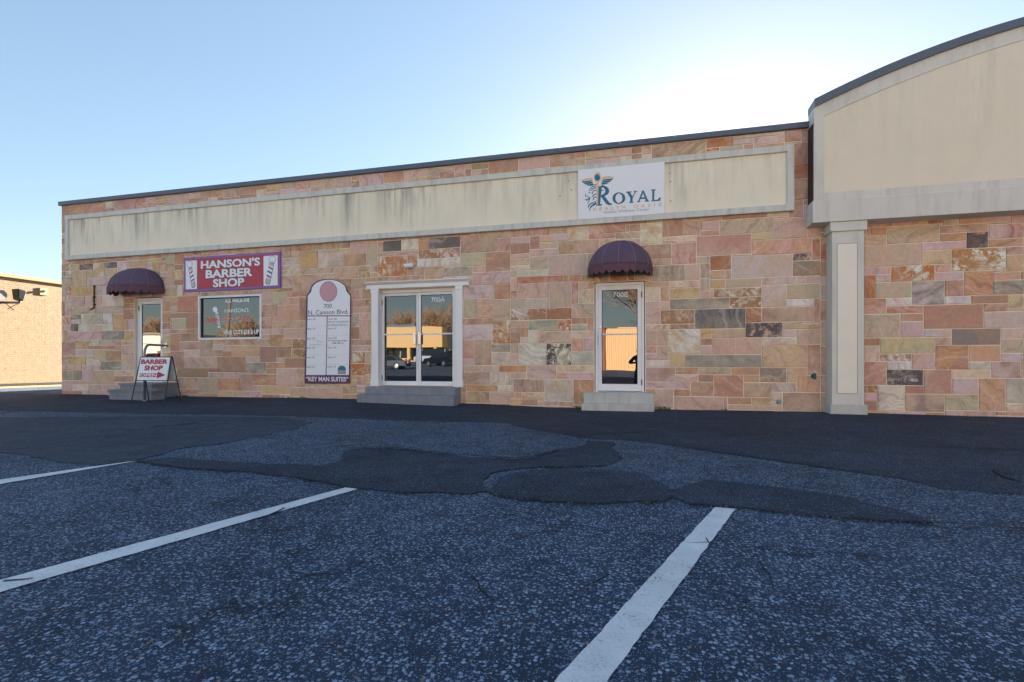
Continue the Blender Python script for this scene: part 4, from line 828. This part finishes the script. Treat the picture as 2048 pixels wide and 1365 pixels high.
# ------------------------------------------------------------------ sandwich board, handrail, small fixtures
sb = thing('sandwich_board', 'white A-frame barber shop pavement sign with red arrow', 'sign', (fx(313, -1.6), -1.6, gz(fx(313, -1.6), -1.6)))
ya, yb_ = -1.72, -1.30; zg = gz(fx(313, -1.6), -1.6)
top_y = (ya + yb_) / 2; zt = fac(310, 714.5, top_y)[1]; zpb = fac(315, 761.5, ya + .08)[1]
def lean(z, s): return (ya if s < 0 else yb_) + ((top_y - .015 * -s) - (ya if s < 0 else yb_)) * (z - zg) / (zt - zg)
xl, xr = fx(283, top_y), fx(343.5, top_y)
for s in (-1, 1):
    wid = lambda z: .035 * (zt - z) / (zt - zg)
    def bx(za, zb_, xa, xb, off, th): # a slab that follows the leaning plane
        y0, y1 = lean(za, s), lean(zb_, s); o = off * s
        return MB().add([(xa, y0 + o - th, za), (xb, y0 + o - th, za), (xb, y0 + o + th, za), (xa, y0 + o + th, za), (xa, y1 + o - th, zb_), (xb, y1 + o - th, zb_), (xb, y1 + o + th, zb_), (xa, y1 + o + th, zb_)], [(3, 2, 1, 0), (4, 5, 6, 7), (0, 1, 5, 4), (1, 2, 6, 5), (2, 3, 7, 6), (3, 0, 4, 7)])
    pn = bx(zpb, zt - .01, xl + .012, xr - .012, 0, .006).build('panel', M_SWHITE, sb)
    for xa in (xl, xr): MB().tube([(xa + (-.04 if xa == xl else .04), lean(zg, s), gz(xa, lean(zg, s))), (xa, lean(zt, s), zt)], .011, 6).build('leg', M_BLACK, sb)
    MB().tube([(xl, lean(zt, s), zt), (xr, lean(zt, s), zt)], .010, 6).build('top_rail', M_BLACK, sb); MB().tube([(xl - .02, lean(zpb, s), zpb), (xr + .02, lean(zpb, s), zpb)], .010, 6).build('bottom_rail', M_BLACK, sb)
    if s < 0:
        hgt = zt - zpb; W2 = xr - xl
        def onboard(o):
            for v in o.data.vertices: v.co.y = lean(v.co.z, -1) - .0075 + (v.co.y + 9)
        for txt, u0, u1, v0, v1, mt in (('BARBER', .05, .93, .10, .30, M_SCRIM), ('SHOP', .20, .80, .36, .58, M_SCRIM)):
            onboard(text_at(txt, xl + W2 * u0, zt - hgt * v1, xl + W2 * u1, zt - hgt * v0, -9, mt, pn, bold=.045, thick=.002))
        onboard(MB().prism([(xl + W2 * u, zt - hgt * v) for u, v in [(.08, .86), (.08, .70), (.66, .70), (.66, .62), (.93, .765), (.66, .92), (.66, .86)]], -9.002, -9).build('arrow', M_SCRIM, pn))
        onboard(text_at('OPEN', xl + W2 * .10, zt - hgt * .84, xl + W2 * .65, zt - hgt * .72, -9.0025, M_SWHITE, pn, bold=.015, thick=.001))
hx = fx(289, -1.2); zg2 = gz(hx, -1.2); zr = fac(300, 689, -1.2)[1]
hr = thing('handrail', 'bent grey steel pipe handrail beside the barber shop steps', 'handrail', (hx, -1.2, zg2))
ex_ = fx(331, -.03); pts = [(hx, -1.2, zg2 - .05), (hx, -1.2, zr - .22)] + [(hx + (ex_ - hx) * .22 * (1 - math.cos(R(a))), -1.2 + 1.17 * .22 * (1 - math.cos(R(a))), zr - .22 + .22 * math.sin(R(a))) for a in range(15, 91, 15)] + [(fx(331, -.03), -.03, zr + .02)]
MB().tube(pts, .027, 10).build('rail', plain('galvanised_pipe', (128, 134, 140), .45, .15, 10, .05, metal=.5), hr, smooth=True)
MB().tube([(ex_, -.03, zr + .02), (ex_, -.008, zr + .02)], .055, 12).build('wall_flange', M_CHROME, hr)
MB().tube([(hx, -1.2, zg2 - .02), (hx, -1.2, zg2 + .012)], .06, 12).build('floor_flange', M_CHROME, hr)

X, Z = fac(820.5, 534, 0); sc = thing('security_camera', 'small white bullet security camera above the double doors', 'camera', (X, -.01, Z))
MB().tube([(X - .05, -.012, Z + .01), (X - .05, -.04, Z + .01)], .055, 14).build('mount', M_WHITE, sc, smooth=False); MB().tube([(X - .05, -.04, Z + .01), (X - .03, -.09, Z)], .022, 8).build('arm', M_WHITE, sc)
MB().tube([(X + .10, -.07, Z + .015), (X + .09, -.075, Z + .013), (X - .08, -.165, Z - .012)], [.03, .05, .05], 14).build('housing', M_WHITE, sc); MB().tube([(X - .0795, -.165, Z - .012), (X - .088, -.169, Z - .0135)], .038, 14).build('lens', M_DARK, sc)
X, Z = fac(190.5, 571, 0); Z2 = fac(189, 619, 0)[1]; ih = thing('wall_bracket', 'rusty iron rod bracket hanging on the stone wall left of the barber door', 'bracket', (X, 0, Z2))
MB().tube([(X, -.03, Z), (X, -.03, Z2 + .05)], .016, 8).build('rod', M_RUST, ih); MB().tube([(X, -.03, Z2 + .06), (X - .01, -.05, Z2 + .01), (X - .06, -.09, Z2 - .02)], .018, 8).build('hook', M_RUST, ih)
for zz in (Z - .02, (Z + Z2) / 2, Z2 + .12): MB().box(X - .03, X + .03, -.035, -.003, zz - .015, zz + .015).build('clip', M_RUST, ih)
MB().tube([(X - .045, -.02, (Z + Z2) / 2 + .03), (X - .06, -.02, (Z + Z2) / 2 - .02), (X - .055, -.02, Z2 + .2)], .005, 5).build('loose_wire', M_RUST, ih)
for px, py, lab, mt in ((1627, 753, 'small dark green outdoor tap low on the wall left of the column', plain('verdigris', (60, 92, 92), .6, .3, 30)), (1558, 804, 'small round grey pipe cap low on the wall near the column', plain('pipe_cap_grey', (130, 150, 152), .5, .2, 30))):
    X, Z = fac(px, py, 0); tp = thing('wall_tap' if px == 1627 else 'pipe_cap', lab, 'tap' if px == 1627 else 'pipe cap', (X, -.01, Z))
    MB().tube([(X, .0, Z), (X, -.02, Z)], .045, 12).build('flange', mt, tp)
    if px == 1627: MB().tube([(X, -.02, Z), (X, -.07, Z), (X + .005, -.09, Z - .05)], .018, 8).build('spout', mt, tp); MB().tube([(X - .03, -.06, Z + .045), (X + .03, -.06, Z + .045)], .012, 6).build('handle', mt, tp); MB().tube([(X, -.055, Z), (X, -.06, Z + .045)], .008, 6).build('stem', mt, tp)
    else: MB().tube([(X, -.02, Z), (X, -.05, Z), (X, -.056, Z)], [.038, .036, .02], 12).build('cap', mt, tp)
# weeds in the joint at the foot of the wall
M_WEED = plain('weed_green', (96, 112, 52), .7, .25, 20)
for k, (px, s) in enumerate(((352, .5), (372, .6), (612, .7), (585, .5), (1158, .8), (1318, 1.0), (1335, .9), (1450, .5))):
    X = fx(px, -.05); z = gz(X, -.05); m = MB(); rg = random.Random(k)
    for i in range(26):
        a = rg.uniform(0, 6.28); l = rg.uniform(.04, .10) * s; bx_, by_ = X + rg.gauss(0, .07 * s), -.05 - abs(rg.gauss(0, .03)); dx, dy = math.cos(a) * l * .6, -abs(math.sin(a)) * l * .6
        w = .006; m.add([(bx_ - w, by_, z - .005), (bx_ + w, by_, z - .005), (bx_ + dx + w * .8, by_ + dy, z + l * .7), (bx_ + dx * 1.6, by_ + dy * 1.6, z + l)], [(0, 1, 2, 3)])
    where = ('right of the sandwich board, nearer it', 'right of the sandwich board, farther from it', 'under the directory board', 'just left of the directory board', 'left of the pale steps', 'at the right corner of the pale steps', 'a little right of the pale steps', 'midway between the pale steps and the column')[k]
    tag(m.build('weed', M_WEED), 'small green weed at the wall foot ' + where, 'weed', 'weeds along the wall foot')

# ------------------------------------------------------------------ painted brick building across the alley at the left
def make_painted_brick():
    t = NT('painted_brick'); g = t.n('NewGeometry'); s = t.n('SeparateXYZ'); t.l(g.outputs['Position'], s.inputs[0]); c = t.n('CombineXYZ')
    t.l(s.outputs[1], c.inputs[0]); t.l(s.outputs[2], c.inputs[1])
    b = t.n('TexBrick', i_Scale=1.0); b.inputs['Brick Width'].default_value = .205; b.inputs['Row Height'].default_value = .075; b.inputs['Mortar Size'].default_value = .006; b.inputs['Mortar Smooth'].default_value = .3
    b.inputs['Color1'].default_value = lin((172, 146, 110)) + (1,); b.inputs['Color2'].default_value = lin((164, 137, 102)) + (1,); b.inputs['Mortar'].default_value = lin((150, 120, 84)) + (1,)
    t.l(c.outputs[0], b.inputs['Vector']); n = t.noise(t.pos(), 6, 5, .65); n2 = t.noise(t.pos((1, 3, .5)), 1.2, 4)
    col = t.mix(1.0, b.outputs['Color'], t.math('ADD', .78, t.math('MULTIPLY', n, .44)), 'MULTIPLY')
    col = t.mix(t.math('MULTIPLY', t.ramp(n, [(.66, 0), (.74, 1)]), .6), col, lin((172, 136, 92)))
    t.base(col); t.b.inputs['Roughness'].default_value = .75
    t.bump(t.math('ADD', t.math('MULTIPLY', b.outputs['Fac'], -1.0), t.math('MULTIPLY', n, .5)), .8, .012)
    return t.m
M_PB = make_painted_brick(); M_TANT = plain('tan_trim', (196, 166, 122), .7, .1)
XW = -21.2
def side(px, py, X=XW): d = ray(px, py); t = (X - CAM.x) / d.x; p = CAM + d * t; return p.y, p.z
zr = side(100, 567)[1]
tb = thing('brick_building', 'tan painted brick building across the alley at the far left', 'building', (XW - 6, 14, 0))
MB().box(XW - 12, XW, -4, 34, -.2, zr).build('wall', M_PB, tb)
MB().box(XW - 12.1, XW + .07, -4.1, 34.1, zr + .001, zr + .12).build('roof_edge', M_TANT, tb, bevel=.01)
zl = side(60, 772)[1]
MB().box(XW + .001, XW + .22, -4, 34, -.2, zl).build('foundation_ledge', plain('tan_concrete', (206, 176, 132), .85, .2, 4, .3, dirt=.3), tb, bevel=.02)
MB().box(XW + .001, XW + .035, -4, 34, zl + .03, zl + .10).build('base_gap_strip', M_DARK, tb)  # dark strip drawn as the gap line above the ledge
y0, z0 = side(79, 590); y1, z1 = side(95, 578); vn = MB().box(XW + .001, XW + .03, y0, y1, z0, z1).build('wall_vent', M_TANT, tb)
MB().box(XW + .03, XW + .12, y0 + .08, y1 - .12, z0 + .10, z1 - .08).build('vent_hood', plain('vent_grey', (120, 130, 132), .5), vn)
ya, za = side(-6, 606); yb, zb = side(28, 606); fl = thing('flood_light', 'dark flood light on a pipe arm on the tan brick wall', 'lamp', (XW, yb, zb))
MB().tube([(XW + .01, ya, za), (XW + .25, ya, za), (XW + .25, yb, zb), (XW + .25, yb + .12, zb + .30)], .04, 8).build('arm', M_BLACK, fl); MB().tube([(XW + .005, ya, za), (XW + .03, ya, za)], .09, 10).build('mount', M_BLACK, fl)
y0, z0 = side(31, 599, XW + .25); y1, z1 = side(46, 581, XW + .25)
MB().add([(XW + .12, y0, z0), (XW + .40, y0, z0), (XW + .40, y0 + .15, z0 - .05), (XW + .12, y0 + .15, z0 - .05), (XW + .10, y1 - .25, z1 + .02), (XW + .44, y1 - .25, z1 + .02), (XW + .44, y1, z1 - .03), (XW + .10, y1, z1 - .03)], [(3, 2, 1, 0), (4, 5, 6, 7), (0, 1, 5, 4), (1, 2, 6, 5), (2, 3, 7, 6), (3, 0, 4, 7)]).build('lamp_head', M_BLACK, fl, bevel=.02)
MB().tube([(XW + .20, ya + .1, za), (XW + .22, ya + .35, za - .22), (XW + .2, yb - .3, zb - .25), (XW + .22, yb, zb - .02)], .012, 6).build('cable', M_BLACK, fl)
yc, zc_ = side(1, 590, XW + .33); md = thing('wall_dish', 'round grey dish on the tan brick wall at the left edge', 'dish', (XW, yc, zc_))
MB().tube([(XW + .30, yc, zc_), (XW + .33, yc, zc_ + .0), (XW + .36, yc, zc_)], [.06, .15, .17], 20).build('dish', plain('dish_grey', (150, 152, 150), .5), md); MB().tube([(XW, yc, zc_ - .1), (XW + .3, yc, zc_)], .025, 8).build('arm', M_BLACK, md)

# ------------------------------------------------------------------ bare trees
M_BARK = plain('bark', (112, 92, 72), .9, .3, 12, .5); M_TWIG = plain('twig', (134, 106, 78), .9, .2, 12)
def bare_tree(loc, h, seed, label, spread=.55, levels=6, trunk_r=.22, dense=3, low=.28, group='bare winter trees'):
    rg = random.Random(seed); t = thing('bare_tree', label, 'tree', loc, group); big = MB(); tw = MB()
    def grow(p, d, L, r, lev):
        n = 4 if lev < 3 else 3; pts = [p]; q = p; dd = d
        for i in range(n):
            dd = (dd + Vector((rg.gauss(0, .16), rg.gauss(0, .16), rg.gauss(.05, .10)))).normalized(); q = q + dd * L / n; pts.append(q)
        (big if lev < 2 else tw).tube(pts, [r * (1 - .45 * i / n) for i in range(n + 1)], 7 if lev < 2 else (4 if lev < 4 else 3), cap=False)
        if lev >= levels: return
        k = rg.choice((dense, dense, dense + 1)) + (1 if lev == 1 else 0)
        for i in range(k):
            s = pts[-1] if i == 0 else pts[rg.randint(max(1, n // 2 - (lev > 0)), n)]
            ax = Vector((rg.gauss(0, 1), rg.gauss(0, 1), rg.gauss(0, .6))).normalized()
            nd = (dd + ax * spread * rg.uniform(.6, 1.35)); nd.z += .08; nd.normalize()
            grow(s, nd, L * rg.uniform(.62, .86), r * rg.uniform(.50, .68), lev + 1)
    base = Vector(loc) - Vector((0, 0, .2)); grow(base, Vector((rg.gauss(0, .05), rg.gauss(0, .05), 1)), h * low, trunk_r, 0)
    big.build('trunk', M_BARK, t, smooth=True); tw.build('crown', M_TWIG, t)
bare_tree((-50.5, 22.8, 0), 13.5, 3, 'thin bare treetop above the roof of the tan brick building', levels=5, group='bare trees around the car park')

# ------------------------------------------------------------------ the far side of the car park, which the door glass mirrors
def mir(px, d, py=HOR):
    r = ray(px, py); t = (d - CAM.y) / r.y; p = CAM + r * t; return p.x, p.z
M_TANS = plain('tan_stucco', (182, 150, 102), .8, .06, 2); M_TANM = plain('tan_metal_siding', (200, 158, 108), .6, .06, 2); M_BRN = plain('brown_siding', (120, 72, 46), .7, .1, 2)
M_BLUCAP = plain('slate_blue_metal', (70, 92, 120), .5, .05); M_GREYW = plain('grey_block', (128, 122, 108), .8, .1)
d = 62; xa, zt = mir(700, d, 656); xb, _ = mir(883, d); zf = mir(800, d, 695.6)[1]; zg = gz(xa, -d)
sp = thing('tan_shop', 'tan stucco shop with blue roof edge, mirrored in the double doors', 'building', ((xa + xb) / 2, -d, zg))
MB().box(xa, xb, -d - 14, -d - 2.2, zg - .5, zt - .3).build('wall', M_GREYW, sp)
MB().box(xa, xb, -d - 2.3, -d, zf, zt).build('fascia', M_TANS, sp); MB().box(xa - .1, xb - 4.4, -d - 2.5, -d + .1, zt + .001, zt + .35).build('roof_edge', M_BLUCAP, sp)
x = xb - 1.0
while x > xa:
    MB().box(x - .45, x, -d - .6, -d - .1, zg - .3, zf + .01).build('column', M_TANS, sp); x -= 4.4
MB().box(xa, xb, -d - 2.18, -d - 2.1, zg - .2, zg + .45).build('stall_riser', M_TANS, sp)
x = xb - 1.6
while x > xa:
    MB().box(x - 1.9, x, -d - 2.15, -d - 2.10, zg + .47, zf - .05).build('shop_window', M_GLASS, sp); x -= 2.2
MB().box(xa - 2, xb + 1, -d - 2.0, -d + 1.6, zg - .3, zg + .13).build('pavement', M_TANT, sp)
# corrugated shed and the brown wing beside it
d = 35; xs0, zt = mir(1212, d, 657); xs1 = xs0 + 48; zg = gz(xs0, -d)  # unseen right-hand length added to bounce sunlight onto the facade
sh = thing('corrugated_shed', 'tan corrugated metal shed across the car park, mirrored in the single glass door', 'building', (xs0 + 11, -d, zg))
m = MB(); x = xs0; k = 0; pr = []
while x < xs1: pr += [(x, 0), (x + .12, 0), (x + .15, .04), (x + .27, .04)]; x += .30
m.v = [(a, -d + b, z) for z in (zg - .3, zt) for a, b in pr]; n = len(pr); m.f = [(i, i + 1, n + i + 1, n + i) for i in range(n - 1)]; m.build('wall', M_TANM, sh)
MB().box(xs0, xs1, -d - 12, -d - .02, zg - .3, zt - .02).build('rear_block', M_GREYW, sh)
MB().box(xs0 + 1, xs1, -d - .3, -d + .08, zt + .001, zt + .10).build('roof_edge', M_TANM, sh)
xw0 = mir(1120, d)[0]; bw = thing('brown_wing', 'low brown sided building standing left of the tan shed in the door reflection', 'building', ((xw0 + xs0) / 2, -d, zg))
MB().prism([(xw0, zg - .3), (xs0 - .02, zg - .3), (xs0 - .02, zt - .05), (xw0 + (xs0 - xw0) * .4, zt + 1.3), (xw0, zt + .6)], -d - 8, -d + 1.0).build('wall', M_BRN, bw)
MB().prism([(xs0 - .01, zt - .04), (xs0 + .12, zt + .02), (xw0 + (xs0 - xw0) * .4, zt + 1.48), (xw0, zt + .78), (xw0, zt + .61), (xw0 + (xs0 - xw0) * .4, zt + 1.31)], -d - 8.1, -d + 1.15).build('roof', M_BLACK, bw)
# pale low building behind the barber door reflection
xa, zt = mir(255, 46, 671); xb = mir(330, 46)[0]; xa -= 14; zg = gz(xa, -46); pb = thing('pale_building', 'low pale building with a brown door, mirrored in the barber shop door', 'building', ((xa + xb) / 2, -46, zg))  # widened at the unseen left end for more sunlit bounce on the facade
MB().box(xa, xb, -56, -46, zg - .3, zt).build('wall', plain('pale_render', (214, 206, 190), .8), pb); MB().box(xa - .3, xb + .3, -56.3, -45.6, zt + .001, zt + .3).build('roof_edge', M_GREYW, pb); MB().box(xa + 19.2, xa + 21.4, -45.99, -45.92, zg, zg + 2.1).build('door', M_BRN, pb)
# bare trees beyond
bare_tree((mir(1296, 44)[0], -44, gz(0, -44)), 17, 21, 'large spreading bare tree behind the tan shed, mirrored in the single glass door', .75, 6, .36, 4, .25)
for k, (px, dd, h) in enumerate(((735, 84, 16), (775, 82, 17), (800, 86, 15.5), (822, 83, 16), (895, 80, 17.5), (915, 84, 20), (519, 40, 11), (285, 60, 12), (305, 62, 13), (322, 58, 12))):
    x = mir(px, dd)[0]; z = gz(x, -dd)
    nm = ('leftmost over the tan shop roof', 'second from left over the tan shop roof', 'third from left over the tan shop roof', 'fourth from left over the tan shop roof', 'right of the tan shop, shorter', 'right of the tan shop, taller', 'at the right side of the barber window reflection', 'leftmost in the barber door reflection', 'middle of three in the barber door reflection', 'rightmost in the barber door reflection')[k]
    bare_tree((x, -dd, z), h, 50 + k, 'bare brushy tree ' + nm, .7, 5, .30, 4, .22)
# leaning utility pole with wires
x0 = mir(445, 30)[0]; z0 = gz(x0, -30); x1, z1 = mir(461, 30, 590); up = thing('utility_pole', 'leaning wooden utility pole mirrored in the barber shop window', 'pole', (x0, -30, z0))
tp = Vector((x1 + (x1 - x0) * .25, -30, z1 + (z1 - z0) * .25)); MB().tube([(x0, -30, z0 - .3), tp], [.17, .12], 10).build('pole', M_BARK, up)
MB().box(tp.x - 1.1, tp.x + 1.1, -30.2, -30.08, tp.z - .7, tp.z - .58).build('crossarm', M_BARK, up)
for k in (-1, 0, 1):
    a = Vector((tp.x + k, -30.14, tp.z - .55)); b = a + Vector((-42, 4, .5)); c = a + Vector((38, -6, .5))
    for e in (b, c): MB().tube([a + (e - a) * (i / 10) - Vector((0, 0, 1.2 * math.sin(math.pi * i / 10))) for i in range(11)], .014, 4).build('wire', M_BLACK, up)

# ------------------------------------------------------------------ parked vehicles beyond the shadow
M_TYRE = plain('tyre', (24, 24, 26), .85, .1); M_RIM = plain('rim', (150, 152, 156), .35, .05, metal=.7); M_LAMPR = plain('tail_lamp', (150, 20, 22), .25, .02); M_LAMPW = plain('head_lamp', (220, 224, 228), .2, .02)
def vehicle(name, label, cat, loc, rz, c, prof, cab, L, Wd):
    """prof: body side outline, cab: glasshouse outline (x along the length, z up)"""
    t = thing(name, label, cat, loc, 'vehicles parked across the car park', rz); M0 = Matrix.Translation(loc) @ Matrix.Rotation(rz, 4, 'Z')
    paint = plain(name + '_paint_%d_%d_%d' % c, c, .22, .02, 3, 0)
    def put(mb, nm, mat, par=t, bevel=0): return mb.build(nm, mat, par, bevel=bevel, M=M0)
    m = MB().prism(prof, -Wd / 2, Wd / 2); put(m, 'body', paint, bevel=.07)
    def tap(scale_top, z0, z1, pts, ww):
        m = MB(); n = len(pts); vs = []
        for s in (-1, 1):
            for x, z in pts: f = 1 - (1 - scale_top) * (z - z0) / (z1 - z0); vs.append((x, s * ww / 2 * f, z))
        m.add(vs, [tuple(range(n)), tuple(range(2 * n - 1, n - 1, -1))] + [((i + 1) % n, i, n + i, n + (i + 1) % n) for i in range(n)]); return m
    z0, z1 = min(p[1] for p in cab), max(p[1] for p in cab)
    put(tap(.80, z0, z1, cab, Wd - .08), 'glasshouse', M_GLASS, bevel=.03)
    xs = sorted(p[0] for p in cab if p[1] > z1 - .02); put(MB().box(xs[0], xs[-1], -Wd * .39, Wd * .39, z1 - .02, z1 + .05), 'roof', paint, bevel=.03)
    for s in (-1, 1):
        for k in range(len(cab)):                          # pillars along the glass edges
            (xa, za), (xb, zb_) = cab[k], cab[(k + 1) % len(cab)]
            if abs(za - zb_) > .2:
                f = lambda z: (Wd - .08) / 2 * (1 - .2 * (z - z0) / (z1 - z0)) * s
                put(MB().tube([(xa, f(za), za), (xb, f(zb_), zb_)], .045, 6), 'pillar', paint)
        xm = (xs[0] + xs[-1]) / 2; f = lambda z: (Wd - .08) / 2 * (1 - .2 * (z - z0) / (z1 - z0)) * s
        put(MB().tube([(xm, f(z0), z0), (xm, f(z1), z1)], .04, 6), 'pillar', paint)
        for wx in (-L * .30, L * .31):
            w = put(MB().tube([(wx, s * (Wd / 2 - .20), .34), (wx, s * (Wd / 2 + .01), .34)], .34, 20), 'wheel', M_TYRE); put(MB().tube([(wx, s * (Wd / 2 + .012), .34), (wx, s * (Wd / 2 + .02), .34)], [.21, .17], 16), 'rim', M_RIM, w)
        put(MB().box(-L / 2 - .01, -L / 2 + .10, s * Wd / 2 * .62 - .12 , s * Wd / 2 * .62 + .16, .82, 1.02), 'tail_lamp', M_LAMPR); put(MB().box(L / 2 - .14, L / 2 + .005, s * Wd / 2 * .62 - .14, s * Wd / 2 * .62 + .14, .66, .80), 'headlight', M_LAMPW)
    put(MB().box(-L / 2 - .05, -L / 2 + .05, -Wd * .42, Wd * .42, .40, .56), 'bumper', M_BLACK); put(MB().box(L / 2 - .05, L / 2 + .05, -Wd * .42, Wd * .42, .36, .52), 'bumper', M_BLACK); put(MB().box(-L / 2 - .055, -L / 2 - .02, -.26, .26, .62, .76), 'number_plate', M_SWHITE)
SUVB = [(-2.3, .34), (2.3, .34), (2.32, .78), (2.1, .98), (1.05, 1.08), (-2.28, 1.08)]; SUVC = [(-2.2, 1.06), (1.15, 1.06), (.45, 1.68), (-2.0, 1.70)]
SEDB = [(-2.3, .32), (2.3, .32), (2.32, .68), (1.2, .88), (-1.7, .92), (-2.3, .86)]; SEDC = [(-1.6, .88), (1.2, .86), (.45, 1.38), (-.95, 1.38)]
def park(px, d, rz, *a):
    x = mir(px, d)[0]; vehicle(a[0], a[1], a[2], (x, -d, gz(x, -d)), R(rz), *a[3:])
park(882, 47, 205, 'suv', 'black sport utility vehicle mirrored in the right leaf of the double doors', 'car', (18, 22, 32), SUVB, SUVC, 4.6, 1.9)
park(862, 54, 180, 'van', 'silver van parked behind the black vehicle in the double door reflection', 'van', (150, 154, 160), SUVB, [(-2.25, 1.06), (1.5, 1.06), (.95, 1.95), (-2.2, 1.98)], 4.6, 1.9)
park(768, 36, 170, 'sedan', 'dark grey sedan at the left edge of the double door reflection', 'car', (66, 70, 80), SEDB, SEDC, 4.6, 1.8)
park(296, 24, 20, 'sedan', 'red sedan mirrored in the barber shop door', 'car', (176, 22, 30), SEDB, SEDC, 4.6, 1.8)
park(312, 31, 95, 'suv', 'bright red sport utility vehicle farther back in the barber shop door reflection', 'car', (196, 40, 60), SUVB, SUVC, 4.6, 1.9)

# ------------------------------------------------------------------ the photographer, stooping behind the camera
def person():
    base = Vector((-.30, -11.15, gz(-.1, -11.15)))
    V = dict(pel=(0, -.06, .80), spine=(0, .02, 1.00), chest=(0, .14, 1.20), neck=(0, .26, 1.36), head=(0, .33, 1.45), crown=(0, .36, 1.58),
             lsh=(-.19, .16, 1.24), lel=(-.40, .20, 1.02), lwr=(-.16, .42, 1.03), lpa=(-.09, .48, 1.05), rsh=(.19, .16, 1.24), rel=(.40, .20, 1.02), rwr=(.20, .42, 1.03), rpa=(.14, .48, 1.05),
             lhp=(-.10, -.06, .76), lkn=(-.16, .14, .47), lan=(-.17, -.02, .09), lto=(-.19, .16, .045), rhp=(.10, -.06, .76), rkn=(.17, .10, .47), ran=(.19, -.10, .09), rto=(.22, .08, .045))
    Rr = dict(pel=.16, spine=.15, chest=.17, neck=.06, head=.095, crown=.075, lsh=.085, lel=.062, lwr=.038, lpa=.042, rsh=.085, rel=.062, rwr=.038, rpa=.042, lhp=.10, lkn=.072, lan=.05, lto=.042, rhp=.10, rkn=.072, ran=.05, rto=.042)
    E_ = [('pel', 'spine'), ('spine', 'chest'), ('chest', 'neck'), ('neck', 'head'), ('head', 'crown'), ('chest', 'lsh'), ('lsh', 'lel'), ('lel', 'lwr'), ('lwr', 'lpa'), ('chest', 'rsh'), ('rsh', 'rel'), ('rel', 'rwr'), ('rwr', 'rpa'), ('pel', 'lhp'), ('lhp', 'lkn'), ('lkn', 'lan'), ('lan', 'lto'), ('pel', 'rhp'), ('rhp', 'rkn'), ('rkn', 'ran'), ('ran', 'rto')]
    names = list(V)
    for s, h in ((-1, 'l'), (1, 'r')):                     # five fingers curling round the camera
        for k in range(5):
            pa = Vector(V[h + 'pa']); a = pa + Vector((-s * .02, .035, .03 - .018 * k)) if k else pa + Vector((-s * .03, -.01, .035)); b = a + Vector((-s * (.035 - .004 * abs(k - 2)), .012, .0 if k else .012))
            for nm, q, r in ((h + 'f%da' % k, a, .010), (h + 'f%db' % k, b, .008)): V[nm] = tuple(q); Rr[nm] = r
            E_ += [(h + 'pa', h + 'f%da' % k), (h + 'f%da' % k, h + 'f%db' % k)]
    names = list(V); me = bpy.data.meshes.new('body'); me.from_pydata([Vector(V[n]) + base for n in names], [(names.index(a), names.index(b)) for a, b in E_], [])
    o = bpy.data.objects.new('tmp', me); C.objects.link(o); o.modifiers.new('skin', 'SKIN'); 
    sk = me.skin_vertices[0].data if me.skin_vertices else None
    if sk is None:
        bm = bmesh.new(); bm.from_mesh(me); bm.verts.layers.skin.verify(); bm.to_mesh(me); bm.free(); sk = me.skin_vertices[0].data
    for i, n in enumerate(names): sk[i].radius = (Rr[n], Rr[n]); sk[i].use_root = (n == 'pel')
    sb_ = o.modifiers.new('sub', 'SUBSURF'); sb_.levels = 2; sb_.render_levels = 2
    dg = bpy.context.evaluated_depsgraph_get(); dg.update(); bod = bpy.data.meshes.new_from_object(o.evaluated_get(dg)); bpy.data.objects.remove(o)
    t = thing('person', 'stooping person in a dark jacket, mirrored in the glass of the single door', 'person', base)
    for mt in (plain('jacket_black', (26, 27, 32), .8, .1), plain('jeans_dark', (34, 40, 58), .85, .1), plain('skin', (196, 150, 124), .55, .04)): bod.materials.append(mt)
    wr = [Vector(V[h + 'pa']) + base for h in 'lr']
    for p in bod.polygons:
        c = p.center; p.use_smooth = True
        p.material_index = 2 if (c.z > base.z + 1.38 or min((c - w).length for w in wr) < .085) else (1 if c.z < base.z + .80 else 0)
    link('body', bod, None, t)
    hd = Vector(V['head']) + base; m = bmesh.new(); bmesh.ops.create_uvsphere(m, u_segments=16, v_segments=10, radius=.118)
    for v in m.verts:
        if v.co.z < -.02 and v.co.y > -.04: v.co *= .75
        v.co.y *= 1.08
    hm = bpy.data.meshes.new('hair'); m.to_mesh(hm); m.free(); hm.transform(Matrix.Translation(hd + Vector((0, -.015, .06)))); link('hair', hm, plain('hair_brown', (50, 38, 30), .7, .2, 40), t, smooth=True)
    cb = Vector((base.x + .02, base.y + .53, base.z + 1.06)); ct = thing('photo_camera', 'black camera held by the stooping person', 'camera', cb)
    MB().box(cb.x - .07, cb.x + .07, cb.y - .03, cb.y + .03, cb.z - .05, cb.z + .045).build('camera_body', M_BLACK, ct, bevel=.008); MB().tube([(cb.x, cb.y + .03, cb.z), (cb.x, cb.y + .075, cb.z)], .035, 14).build('lens_barrel', M_DARK, ct)
person()
